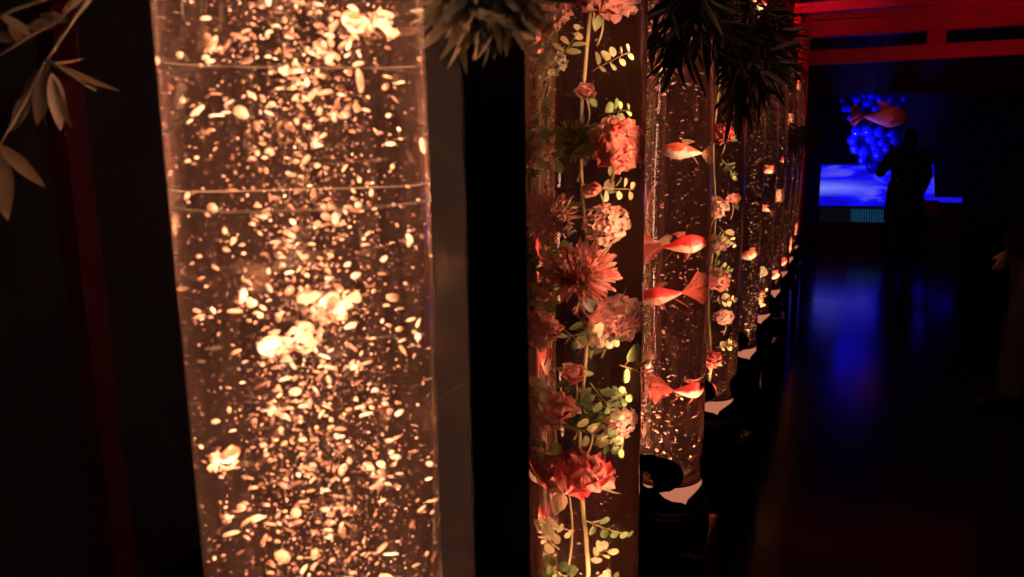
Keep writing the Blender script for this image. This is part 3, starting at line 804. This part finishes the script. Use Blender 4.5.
# ------------------------------------------------------------------ dark foliage hung above the tanks
def bunch(loc, n, spread, L, lw, lab, seed, droop=.6, per=7, name='hanging_foliage', nar=.10):
    rnd = random.Random(seed)
    t = thing(name, loc, lab, 'foliage')
    tw = MB(); lv = MB()
    for k in range(n):
        az = rnd.random()*2*pi; e = rnd.uniform(-1.2, .5)
        d = Vector((cos(az)*cos(e), sin(az)*cos(e), sin(e)))
        pts = [Vector((0, 0, 0)) + Vector((d.x*spread[0], d.y*spread[1], d.z*spread[2]))*u + Vector((0, 0, -droop*.1*u*u)) for u in [q/8 for q in range(9)]]
        tw.tube(pts, .0015, 4)
        for q in range(per):
            u = .25+.75*q/per; i = min(7, int(u*8)); p = pts[i].lerp(pts[i+1], u*8-i)
            dd = Vector((rnd.gauss(0, .6), rnd.gauss(0, .6), rnd.gauss(-.35, .45))) + d*.8
            l = L*rnd.uniform(.7, 1.5); V, Fc = leafshape(l, l*nar*rnd.uniform(.7, 1.2), False, .3)
            M = Matrix.Translation(p) @ frame_from(dd) @ Matrix.Rotation(-pi/2, 4, 'Y') @ Matrix.Rotation(rnd.uniform(-1.5, 1.5), 4, 'X')
            lv.add(V, Fc, M)
    tw.build('twigs', 'bark', t); lv.build('leaves', lw, t)
    # cord up to the ceiling
    MB().tube([(0, 0, 0), (0, 0, H-loc[2])], .002, 5).build('cord', 'bark', t)
    return t
bunch(at_y(482, -24, .60), 44, (.045, .04, .030), .030, 'leaf_dark', 'dark narrow-leaved foliage hanging above the black post', 1, nar=.2, droop=.2)
bunch(at_y(690, -20, 1.72), 40, (.12, .14, .13), .085, 'leaf_dark', 'dark needle-leaved foliage hanging before the top of the third tank', 2)
bunch(at_y(748, 22, 2.55), 60, (.10, .22, .22), .10, 'leaf_dark', 'large dark needle-leaved foliage hanging before the fourth and fifth tanks', 3, per=9)
bunch(at_y(783, 40, 4.6), 20, (.08, .2, .16), .08, 'leaf_dark', 'dark spiky foliage hanging under the red caps', 4)
bunch(at_y(806, 128, 5.6), 24, (.10, .14, .10), .09, 'leaf_dark', 'small dark spiky foliage beside the farthest tanks', 5)

# ------------------------------------------------------------------ branch in the upper left corner
def branch():
    D = .62
    o0 = at_d(105, -40, D)
    t = thing('leafy_branch', o0, 'dim brown twig with narrow willow-like leaves in the dark before the left wall', 'branch')
    tw = MB(); lv = MB()
    def P(px, py, d=D): return at_d(px, py, d) - o0
    twl = [[(110, -30), (70, 25), (45, 62), (20, 110), (0, 145), (-20, 190)],
           [(110, -30), (60, 18), (20, 42), (-10, 62)],
           [(46, 60), (75, 78), (95, 90)],
           [(-10, 20), (20, 8), (70, -8), (110, -30)]]
    for c in twl:
        tw.tube([P(*q) for q in c], [.0016-.0008*k/len(c) for k in range(len(c))], 5)
    def leaf(a, b, w, tilt=0, dd=0):
        A, B = P(*a), P(b[0], b[1], D+dd); ax = B-A; l = ax.length
        V, Fc = leafshape(l, l*w, False, .25)
        view = (at_d(a[0], a[1], D) - CAM).normalized()
        M = Matrix.Translation(A) @ frame_from(ax, view) @ Matrix.Rotation(-pi/2, 4, 'Y') @ Matrix.Rotation(tilt, 4, 'X')
        lv.add(V, Fc, M)
    for a, b, w, tl in (((46, 60), (115, 94), .09, .6), ((50, 66), (20, 98), .26, .2), ((48, 70), (36, 126), .28, .1), ((52, 72), (62, 132), .26, -.2),
                        ((50, 74), (68, 128), .2, .7), ((30, 92), (10, 132), .26, .3), ((0, 145), (44, 187), .24, .1), ((-2, 150), (6, 222), .3, .2),
                        ((12, 42), (-10, 30), .3, .2), ((70, 22), (35, 12), .22, .3), ((60, 20), (22, 30), .24, -.3), ((92, -8), (60, 12), .2, .1), ((20, 44), (10, 22), .3, .4),
                        ((30, 36), (-4, 8), .2, .4), ((44, 64), (84, 62), .1, 1.0)):
        leaf(a, b, w, tl, .01)
    tw.build('twigs', 'bark', t); lv.build('leaves', 'leaf_olive', t)
    top = P(110, -30); MB().tube([top, top + Vector((-.02, .02, .35)), (top.x-.02, top.y+.02, H-o0.z)], .0016, 5).build('hanging_cord', 'bark', t)
pbr('leaf_olive', (.09, .06, .038), rough=.5, col2=(.14, .095, .06), scale=15, trans=.15, island=True)
branch()

# ------------------------------------------------------------------ torii gate across the passage
GY = 8.1
def torii():
    pL = at_y(800, 60, GY).x
    width = 3.4
    t = thing('torii_gate', (pL+width/2-.0, GY, 0), 'red lacquered wooden gate with double crossbeam across the passage', 'gate')
    ox = pL+width/2
    def zz(py, px=920): return at_y(px, py, GY).z
    zn0, zn1 = zz(60), zz(45)          # lower tie beam
    zs0 = zz(32); zs1 = zz(16); zk1 = zz(-26)
    for s in (-1, 1):
        m = MB().lathe([(.10, .12), (.085, zs0)], 32, Matrix.Translation((s*(width/2), 0, 0))); m.build('pillar', 'red_lacquer', t)
        m = MB().lathe([(.13, 0), (.13, .10), (.11, .12)], 32, Matrix.Translation((s*(width/2), 0, 0))); m.build('pillar_base', 'black_matte', t)
    o = MB().box((-width/2-.30, -.05, zn0), (width/2+.3, .05, zn1)).build('tie_beam', 'red_lacquer', t, smooth=False); bevel(o, .006)
    # central strut
    xs = at_y(936, 40, GY).x - ox
    o = MB().box((xs-.075, -.035, zn1), (xs+.075, .035, zs0)).build('strut', 'red_lacquer', t, smooth=False); bevel(o, .004)
    def beam(name, z0, z1, hl, dep, rise, m):
        V = []; Fc = []; n = 24
        for k in range(n+1):
            x = -hl + 2*hl*k/n; dz = rise*abs(x/hl)**3
            for (y, z) in ((-dep, z0), (dep, z0), (dep*1.15, z1), (-dep*1.15, z1)): V.append((x, y, z+dz))
        for k in range(n):
            a = k*4
            for j in range(4): Fc.append((a+j, a+(j+1) % 4, a+4+(j+1) % 4, a+4+j))
        Fc += [(3, 2, 1, 0), (n*4, n*4+1, n*4+2, n*4+3)]
        return MB().add(V, Fc).build(name, m, t, smooth=False)
    beam('lintel', zs0, zs1, width/2+.45, .07, .02, 'red_lacquer')
    beam('top_beam', zs1, zs1+.13, width/2+.55, .13, .04, 'red_lacquer')
    beam('top_rail', zs1+.13, zs1+.17, width/2+.6, .16, .05, 'black_matte')
    return t
torii()
# red cross rafters nearer than the gate, under the ceiling
for k, Y in enumerate((6.6, 5.2)):
    z = at_y(920, 6-14*k, Y).z
    o = MB().box((-.62, -.06, -.06), (FX1+.60-.62, .06, .06)).build('ceiling_rafter', 'red_lacquer', smooth=False)
    o.location = (0, Y, z+.06); bevel(o, .006)
    o.data.transform(Matrix.Translation((0, 0, 0)))
    tag(o, ['red cross rafter just in front of the gate near the ceiling', 'red cross rafter nearer the camera than the other'][k], 'beam', 'red rafters')

# ------------------------------------------------------------------ blue lit pond screen at the end of the passage
def screen_mat():
    m, nt, out = mat('screen_picture')
    e = N(nt, 'ShaderNodeEmission'); e.inputs['Strength'].default_value = 1
    tc = N(nt, 'ShaderNodeTexCoord'); mp = N(nt, 'ShaderNodeMapping'); mp.inputs['Scale'].default_value = (1.1, 1, 5)
    mp.inputs['Rotation'].default_value = (0, .12, 0)
    nz = N(nt, 'ShaderNodeTexNoise'); nz.inputs['Scale'].default_value = 1.7; nz.inputs['Detail'].default_value = 3; nz.inputs['Distortion'].default_value = .6
    nt.links.new(tc.outputs['Object'], mp.inputs[0]); nt.links.new(mp.outputs[0], nz.inputs['Vector'])
    sx = N(nt, 'ShaderNodeSeparateXYZ'); nt.links.new(tc.outputs['Object'], sx.inputs[0])
    rp = N(nt, 'ShaderNodeValToRGB'); E_ = rp.color_ramp.elements
    E_[0].position = .35; E_[0].color = (.004, .002, .50, 1)
    E_[1].position = .72; E_[1].color = (.10, .09, .80, 1)
    a = rp.color_ramp.elements.new(.5); a.color = (.006, .004, .95, 1)
    nt.links.new(nz.outputs['Fac'], rp.inputs['Fac'])
    # a paler swell low on the left of the picture
    mr = N(nt, 'ShaderNodeMapRange'); mr.inputs['From Min'].default_value = -.85; mr.inputs['From Max'].default_value = .1; mr.inputs['To Min'].default_value = 1; mr.inputs['To Max'].default_value = 0
    nt.links.new(sx.outputs['X'], mr.inputs['Value'])
    ab = N(nt, 'ShaderNodeMath', operation='ADD'); ab.inputs[1].default_value = .04
    nt.links.new(sx.outputs['Z'], ab.inputs[0])
    sq = N(nt, 'ShaderNodeMath', operation='ABSOLUTE'); nt.links.new(ab.outputs[0], sq.inputs[0])
    m2 = N(nt, 'ShaderNodeMapRange'); m2.inputs['From Min'].default_value = 0; m2.inputs['From Max'].default_value = .13; m2.inputs['To Min'].default_value = 1; m2.inputs['To Max'].default_value = 0
    nt.links.new(sq.outputs[0], m2.inputs['Value'])
    mu = N(nt, 'ShaderNodeMath', operation='MULTIPLY'); nt.links.new(mr.outputs[0], mu.inputs[0]); nt.links.new(m2.outputs[0], mu.inputs[1])
    mx = N(nt, 'ShaderNodeMix', data_type='RGBA'); mx.inputs['B'].default_value = (.22, .26, 1.0, 1)
    nt.links.new(mu.outputs[0], mx.inputs['Factor']); nt.links.new(rp.outputs['Color'], mx.inputs['A'])
    nt.links.new(mx.outputs['Result'], e.inputs['Color']); nt.links.new(e.outputs[0], out.inputs['Surface'])
screen_mat()
emis('teal_strip', (.02, .12, .20), .06); emis('teal_bright', (.02, .24, .50), .32)
SY = 12.15
A = at_y(819, 205, SY); B = at_y(936, 165, SY); A1 = at_y(819, 165, SY)
t = thing('lit_counter', ((A.x+B.x)/2, SY, 0), 'long low counter with glowing blue panel and slatted front at the passage end', 'counter')
hx = (B.x-A.x)/2; z0, z1 = A.z, A1.z
p = MB()
V = [(-hx, 0, z0), (hx+.03, 0, z0), (hx-.03, 0, z1), (-hx, 0, z1), (-hx, .05, z0), (hx+.03, .05, z0), (hx-.03, .05, z1), (-hx, .05, z1)]
V = [(x, y, z-(z0+z1)/2) for x, y, z in V]
o = p.add(V, [(0, 1, 2, 3), (5, 4, 7, 6), (0, 4, 5, 1), (3, 2, 6, 7), (0, 3, 7, 4), (1, 5, 6, 2)]).build('picture_panel', 'screen_picture', t, smooth=False)
o.location = (0, 0, (z0+z1)/2)
zsl = at_y(819, 223, SY).z
o = MB().box((-hx, -.10, z0-.03), (hx+.42, .30, z0-.002)).build('counter_top', 'black_lacquer', t, smooth=False)
o = MB().box((-hx, .03, 0), (hx+.42, .30, z0-.03)).build('cabinet', 'black_matte', t, smooth=False)
nsl = 60
for k in range(nsl):
    x = -hx + (2*hx+.42)*(k+.5)/nsl
    sl = MB().box((x-.010, -.03, .0), (x+.010, -.005, z0-.03)).build('slat', 'black_matte', t, smooth=False)
gx = at_y(862, 213, SY).x - t.location.x
gs = MB().box((gx-.14, .010, zsl+.03), (gx+.30, .018, z0-.05)).build('glow_strip', 'teal_bright', t, smooth=False)
o = MB().box((-hx+.02, .018, zsl+.02), (gx+.42, .028, z0-.04)).build('glow_strip', 'teal_strip', t, smooth=False)
# low lit ledge to the right
C0 = at_y(930, 204, SY-.2); C1 = at_y(962, 200, SY-.2)
emis('ledge_blue', (.01, .005, .75), .9)
t = thing('light_ledge', (C0.x, SY-.2, 0), 'low ledge with blue glowing strip right of the picture panel', 'ledge')
o = MB().box((0, 0, C1.z-.035), (C1.x-C0.x, .08, C1.z+.028)).build('strip', 'ledge_blue', t, smooth=False)
o = MB().box((-.02, .0, 0), (C1.x-C0.x+.02, .09, C1.z-.036)).build('stand', 'black_matte', t, smooth=False)

# dark header beam before the far wall
z = at_y(860, 95, 12.6).z
o = MB().box((FX0+.3, 0, 0), (FX1-.0, .3, H-z-.0)).build('header_panel', 'black_matte', smooth=False); o.location = (0, 12.7, z)
tag(o, 'dark header panel above the blue lit counter', 'panel')

# ------------------------------------------------------------------ glass fishbowl cluster, lit blue
def blue_glass():
    m, nt, out = mat('bowl_glass')
    p = N(nt, 'ShaderNodeBsdfPrincipled'); p.inputs['Base Color'].default_value = (.04, .05, 1, 1); p.inputs['Roughness'].default_value = .05
    p.inputs['Transmission Weight'].default_value = .82; p.inputs['Specular IOR Level'].default_value = .9
    nt.links.new(p.outputs[0], out.inputs['Surface'])
blue_glass()
BY = 11.65
def bowl(R):
    t = thing('glass_bowl')
    prof = [(.35*R, -.92*R), (.6*R, -.80*R), (.88*R, -.48*R), (R, -.05*R), (.93*R, .38*R), (.72*R, .70*R), (.60*R, .80*R), (.66*R, .90*R), (.62*R, .90*R), (.55*R, .80*R), (.68*R, .66*R), (.88*R, .36*R), (.95*R, -.05*R), (.83*R, -.45*R), (.55*R, -.75*R), (0, -.85*R)]
    MB().lathe(prof, 20).build('bowl', 'bowl_glass', t)
    MB().lathe([(.28*R, -.97*R), (.36*R, -.93*R)], 20).build('foot', 'bowl_glass', t)
    return t
proto = None
blist = [(852, 96, 5), (872, 95, 5), (896, 95, 5), (857, 131, 7), (868, 130, 8), (853, 140, 7), (863, 141, 7), (872, 138, 8), (855, 149, 6), (864, 151, 8), (875, 147, 8), (883, 142, 8), (892, 133, 8), (889, 123, 6),
         (880, 132, 7), (870, 158, 9), (880, 155, 9), (863, 160, 6), (888, 149, 7), (872, 167, 8), (860, 121, 6), (895, 141, 6), (862, 111, 5), (868, 103, 7), (893, 101, 7),
         (845, 108, 5), (851, 109, 5), (880, 98, 5), (904, 98, 4), (843, 100, 4), (857, 99, 5), (887, 108, 6), (876, 108, 5), (864, 95, 4), (898, 107, 5), (850, 118, 4), (884, 116, 6), (872, 118, 6)]
for k, (px, py, r) in enumerate(blist):
    R = r*11.2/F*.74
    if proto is None: proto = bowl(1.0); b = proto
    else: b = copy_tree(proto)
    rr = random.Random(k)
    b.location = at_y(px, py, BY + rr.uniform(-.12, .12)); b.scale = (R, R, R)
    b.rotation_euler = (rr.uniform(-.6, .6), rr.uniform(-.6, .6), 0)
    tag(b, 'round glass bowl shining blue in the hanging cluster above the counter', 'bowl', 'blue glass bowls in the hanging cluster')
# hanging wire net that carries the cluster
c0 = at_y(872, 110, BY+.02)
t = thing('hanging_wire', c0, 'thin dark wires holding the blue glass bowl cluster', 'wire')
for k in range(9):
    a = k*.698
    MB().tube([(.10*cos(a)*1.5, .06*sin(a), -.75), (.25*cos(a), .08*sin(a), 0), (.3*cos(a), .1*sin(a), H-c0.z)], .003, 5).build('strand', 'black_matte', t)
f = goldfish_tree(1.0, 'orange_fish_paper', 'orange_fish_paper', .7, 9)
f.name = 'fish_ornament'; f.scale = (.52, .52, .52); f.location = at_y(886, 117, BY-.28); f.rotation_euler = (0, .06, .12)
tag(f, 'large orange goldfish ornament in front of the blue glass bowls', 'ornament')

# ------------------------------------------------------------------ people
def seg(mb, a, b, ra, rb, k=14):
    a, b = Vector(a), Vector(b); n = 8
    mb.tube([a.lerp(b, q/n) for q in range(n+1)], [ra+(rb-ra)*q/n for q in range(n+1)], k)
    mb.ball(a, ra, 14, 9); mb.ball(b, rb, 14, 9)
def fused(mb, name, m, parent, vox, sm=6, tint=None):
    o = mb.build(name+'_tmp', m)
    r = o.modifiers.new('r', 'REMESH'); r.mode = 'VOXEL'; r.voxel_size = vox
    s = o.modifiers.new('s', 'SMOOTH'); s.iterations = sm; s.factor = .5
    dg = bpy.context.evaluated_depsgraph_get(); dg.update()
    me = bpy.data.meshes.new_from_object(o.evaluated_get(dg))
    me.name = name; me.materials.clear(); me.materials.append(MAT[m])
    me.polygons.foreach_set('use_smooth', [True]*len(me.polygons))
    bpy.data.objects.remove(o)
    q = bpy.data.objects.new(name, me); COL.objects.link(q); q.parent = parent
    return q
def hand(mb, w, d, side, fwdv, up, sz=.18, curl=.6):
    """w wrist, d pointing direction of the palm, side = thumb direction, up = palm normal"""
    w = Vector(w); d = Vector(d).normalized(); s = (Vector(side) - d*Vector(side).dot(d)).normalized(); n = d.cross(s)
    mb.tube([w, w+d*.03, w+d*.06, w+d*.09], [.024, .028, .033, .030], 10)
    for q in range(4):
        b = w + d*.088 + s*(.030-.020*q); L = [.072, .080, .074, .058][q]
        p = b; pts = [p]; a = 0
        for k in range(3):
            a += curl*.45; p = p + (d*cos(a) + n*sin(a))*L/3; pts.append(p)
        mb.tube([pts[0], pts[1], pts[2], pts[3]], [.0092, .0088, .008, .007], 8)
    b = w + d*.03 + s*.024
    mb.tube([b, b+(d*.7+s*.7)*.03, b+(d*.9+s*.5+n*.3)*.055, b+(d*1.0+s*.35+n*.5)*.075], [.012, .011, .010, .008], 8)
def person(loc, rz, H_, label, J, mats, girth=0., hair='long', vox=.011, coat_len=.75, bag=None, group=None):
    t = thing('person', loc, label, 'person', group); t.rotation_euler.z = rz
    g = lambda k: Vector(J[k])
    b = MB()
    # head with face (faces +Y local)
    hd = g('head'); R_ = Matrix.Rotation(J.get('nod', 0), 3, 'X')
    def hp(x, y, z): return hd + R_ @ Vector((x, y, z))
    b.ball(hd + R_ @ Vector((0, -.008, .025)), (.072, .090, .095), 20, 14)
    b.ball(hp(0, .028, -.045), (.055, .058, .060), 16, 10)
    b.ball(hp(0, .092, -.012), (.012, .020, .020), 8, 6); b.tube([hp(0, .082, .022), hp(0, .098, -.014)], [.008, .012], 8)
    b.ball(hp(0, .082, -.055), (.024, .010, .010), 8, 6); b.ball(hp(0, .070, -.088), (.024, .020, .016), 8, 6)
    for s in (-1, 1): b.ball(hp(s*.074, -.004, -.005), (.012, .020, .032), 8, 6); b.ball(hp(s*.03, .070, .028), (.026, .014, .010), 8, 6)
    seg(b, hd + Vector((0, -.015, -.06)), g('neck'), .050, .056)
    # torso
    ch = g('chest'); pv = g('pelvis')
    b.ball(ch, (.155, .100, .17), 20, 12); b.ball(ch.lerp(pv, .5), (.130, .088, .16), 20, 12); b.ball(pv, (.155, .105, .13), 20, 12)
    for s, n in ((-1, 'L'), (1, 'R')):
        sh, el, wr = g('sh'+n), g('el'+n), g('wr'+n)
        seg(b, ch + Vector((s*.06, 0, .12)), sh, .055, .052); seg(b, sh, el, .048, .038); seg(b, el, wr, .037, .024)
        hand(b, wr, g('hd'+n) - wr, J['th'+n], None, None)
        hp_, kn, an = g('hp'+n), g('kn'+n), g('an'+n)
        seg(b, hp_, kn, .082, .056); seg(b, kn, kn.lerp(an, .35), .055, .052); seg(b, kn.lerp(an, .35), an, .052, .036)
        ft = Vector(J.get('ft'+n, (0, 1, 0)))
        seg(b, an + Vector((0, 0, -.03)), an + ft*.14 + Vector((0, 0, -.05)), .036, .026)
    fused(b, 'body', mats['skin'], t, vox)
    # top / coat
    c = MB(); k = .016+girth*.6
    c.ball(ch, (.155+k, .100+k, .17+k), 20, 12); c.ball(ch.lerp(pv, .5), (.140+k, .095+k, .17), 20, 12); c.ball(pv, (.160+k, .110+k, .13+k), 20, 12)
    c.tube([pv + Vector((0, 0, .08)), pv + Vector((0, 0, -coat_len))], [.155+girth, .19+girth], 24)
    for s, n in ((-1, 'L'), (1, 'R')):
        sh, el, wr = g('sh'+n), g('el'+n), g('wr'+n)
        seg(c, ch + Vector((s*.06, 0, .12)), sh, .068, .068); seg(c, sh, el, .064+girth*.3, .054+girth*.3); seg(c, el, el.lerp(wr, .9), .054+girth*.3, .042)
    c.tube([g('neck') + Vector((0, 0, -.05)), g('neck') + Vector((0, -.005, .015))], [.085, .068], 16)
    fused(c, 'jacket', mats['top'], t, .013)
    p = MB()
    p.ball(pv, (.165, .118, .14), 20, 12)
    for s, n in ((-1, 'L'), (1, 'R')):
        hp_, kn, an = g('hp'+n), g('kn'+n), g('an'+n)
        seg(p, hp_, kn, .098, .080); seg(p, kn, an + Vector((0, 0, .02)), .080, .074)
    fused(p, 'trousers', mats['legs'], t, .014)
    for s, n in ((-1, 'L'), (1, 'R')):
        an = g('an'+n); ft = Vector(J.get('ft'+n, (0, 1, 0))); q = MB()
        seg(q, an + Vector((0, 0, -.035)) - ft*.03, an + ft*.16 + Vector((0, 0, -.05)), .044, .034)
        q.ball(an + ft*.12 + Vector((0, 0, -.055)), (.045, .055, .028))
        fused(q, 'shoe', 'shoe_black', t, .010)
    h = MB()
    h.ball(hp(0, -.022, .042), (.086, .094, .092), 20, 14)
    if hair == 'long':
        h.tube([hp(0, -.06, .05), hp(0, -.075, -.05), hp(0, -.085, -.16), hp(0, -.08, -.24)], [.07, .078, .07, .045], 16)
        for s in (-1, 1): h.tube([hp(s*.06, .0, .06), hp(s*.08, -.01, -.04), hp(s*.075, -.02, -.14)], [.03, .026, .018], 10)
    else:
        h.ball(hp(0, -.045, -.01), (.078, .065, .075), 16, 10)
    fused(h, 'hair', 'hair_black', t, .010)
    return t
J1 = dict(head=(0, .01, 1.53), nod=-.1, neck=(0, 0, 1.40), chest=(0, 0, 1.22), pelvis=(0, 0, .92),
          shL=(-.18, 0, 1.33), elL=(-.30, .02, 1.12), wrL=(-.22, .22, 1.20), hdL=(-.18, .30, 1.28), thL=(1, 0, .3),
          shR=(.19, 0, 1.33), elR=(.235, -.01, 1.07), wrR=(.22, .12, .86), hdR=(.21, .15, .77), thR=(0, 1, 0),
          hpL=(-.09, 0, .88), knL=(-.11, .02, .49), anL=(-.115, -.01, .09), hpR=(.09, 0, .88), knR=(.10, .03, .49), anR=(.105, .0, .09))
p1 = at_z(893, 258, 0)
m1 = dict(skin='skin', top='cloth_black', legs='cloth_black')
t1 = person((p1.x+.08, p1.y, 0), .05, 1.65, 'person in dark clothes standing with back turned in front of the blue glowing counter', J1, m1, coat_len=.42, vox=.014, girth=.05)
# shoulder bag carried by that person
bg = thing('shoulder_bag', (p1.x+.08+.30, p1.y-.02, 0), 'small brown shoulder bag at the hip of the person before the counter', 'bag')
o = MB().box((-.10, -.05, .56), (.10, .05, .76)).build('pouch', 'bag_brown', bg, smooth=False); bevel(o, .02, 3)
MB().tube([(-.08, 0, .75), (-.10, 0, 1.0), (-.18, 0, 1.36), (-.22, .0, 1.40)], .010, 6).build('strap', 'bag_brown', bg)

J2 = dict(head=(0, .03, 1.57), nod=-.15, neck=(0, .01, 1.44), chest=(0, 0, 1.26), pelvis=(0, -.01, .95),
          shL=(-.19, 0, 1.37), elL=(-.25, -.05, 1.10), wrL=(-.24, .08, .90), hdL=(-.22, .14, .84), thL=(.3, .8, .2),
          shR=(.19, 0, 1.37), elR=(.25, -.10, 1.10), wrR=(.25, -.02, .86), hdR=(.25, .02, .78), thR=(0, 1, 0),
          hpL=(-.09, 0, .91), knL=(-.11, .14, .52), anL=(-.11, .16, .09), hpR=(.09, -.01, .91), knR=(.09, -.03, .50), anR=(.09, -.24, .12))
p2 = at_z(985, 402, 0)
m2 = dict(skin='skin', top='cloth_black', legs='cloth_tan')
person((p2.x+.20, p2.y+.10, 0), radians(115), 1.68, 'person in dark top and loose tan trousers walking at the right edge of the passage', J2, m2, hair='short', coat_len=.05, vox=.009)

# ------------------------------------------------------------------ added unseen lights in the room
def area(loc, size, power, col, target=None, spread=180):
    l = bpy.data.lights.new('unseen_lamp', 'AREA'); l.shape = 'DISK'; l.size = size; l.energy = power; l.color = col; l.spread = radians(spread)
    o = bpy.data.objects.new('unseen_lamp', l); COL.objects.link(o); o.location = loc
    if target is not None:
        d = Vector(target) - Vector(loc); o.rotation_euler = d.to_track_quat('-Z', 'Y').to_euler()
    return o
area((1.3, 5.9, 1.9), .25, 2.6, (1, .03, .10), target=(1.0, GY, 2.5), spread=120)        # red wash up on the gate
area((.15, 4.5, 2.9), .10, 2.2, (1, .02, .08), target=(TX, 6.3, 2.32), spread=50)       # red wash on the caps
area((-.2, -.4, 2.6), .3, .6, (1, .55, .35), target=(-.3, 1.2, 1.6))                    # added dim warm fill near the camera
area((-.12, .45, 2.35), .08, .14, (1, .55, .35), target=at_y(480, 0, .60), spread=50)  # added small warm fill for the foliage above the post
area((0.1, 1.6, 2.9), .3, 3.0, (1, .45, .3), target=(-.3, 3.0, 1.8))  # added fill that lifts the hanging foliage
area((at_y(850, 150, BY).x-.25, BY-.45, 1.15), .14, 14.0, (.06, .05, 1), target=at_y(872, 125, BY), spread=80)      # added blue wash on the bowls
area((at_y(895, 150, 9.6).x, 10.6, 2.2), .12, .035, (1, .35, .12), target=at_y(885, 118, BY-.28), spread=40)  # added faint orange light on the fish ornament
area((1.2, 5.0, 3.2), 1.2, 1.0, (1, .28, .40))  # added broad dim fill over the passage
area((.6, 3.4, 3.0), .4, .3, (1, .35, .22), target=(.9, 4.9, 1.0), spread=70)  # added faint fill on the walking person
area((-1.3, .3, 3.1), .2, .02, (1, .03, .12), target=(q.x, q.y, 1.6), spread=50)  # added faint red light on the far left post
w = bpy.data.worlds.new('w'); SC.world = w; w.use_nodes = True
w.node_tree.nodes['Background'].inputs[0].default_value = (.002, .0012, .0016, 1)
w.node_tree.nodes['Background'].inputs[1].default_value = 1

# ------------------------------------------------------------------ camera
cd = bpy.data.cameras.new('camera'); cam = bpy.data.objects.new('camera', cd); COL.objects.link(cam)
cam.matrix_world = Matrix.Translation(CAM) @ Matrix((RT, UP, -fwd)).transposed().to_4x4()
cd.sensor_width = 36; cd.lens = F/1024*36; cd.clip_start = .02
cd.dof.use_dof = True; cd.dof.focus_distance = 1.75; cd.dof.aperture_fstop = cd.lens/4.2
SC.camera = cam
SC.view_settings.view_transform = 'Standard'; SC.view_settings.look = 'None'
SC.view_settings.exposure = 0; SC.view_settings.gamma = 1; SC.view_settings.use_curve_mapping = False
cy = SC.cycles
cy.use_denoising = True
cy.max_bounces = 24; cy.transmission_bounces = 24; cy.glossy_bounces = 6; cy.diffuse_bounces = 2; cy.transparent_max_bounces = 24
cy.sample_clamp_indirect = 12; cy.caustics_reflective = False; cy.caustics_refractive = True
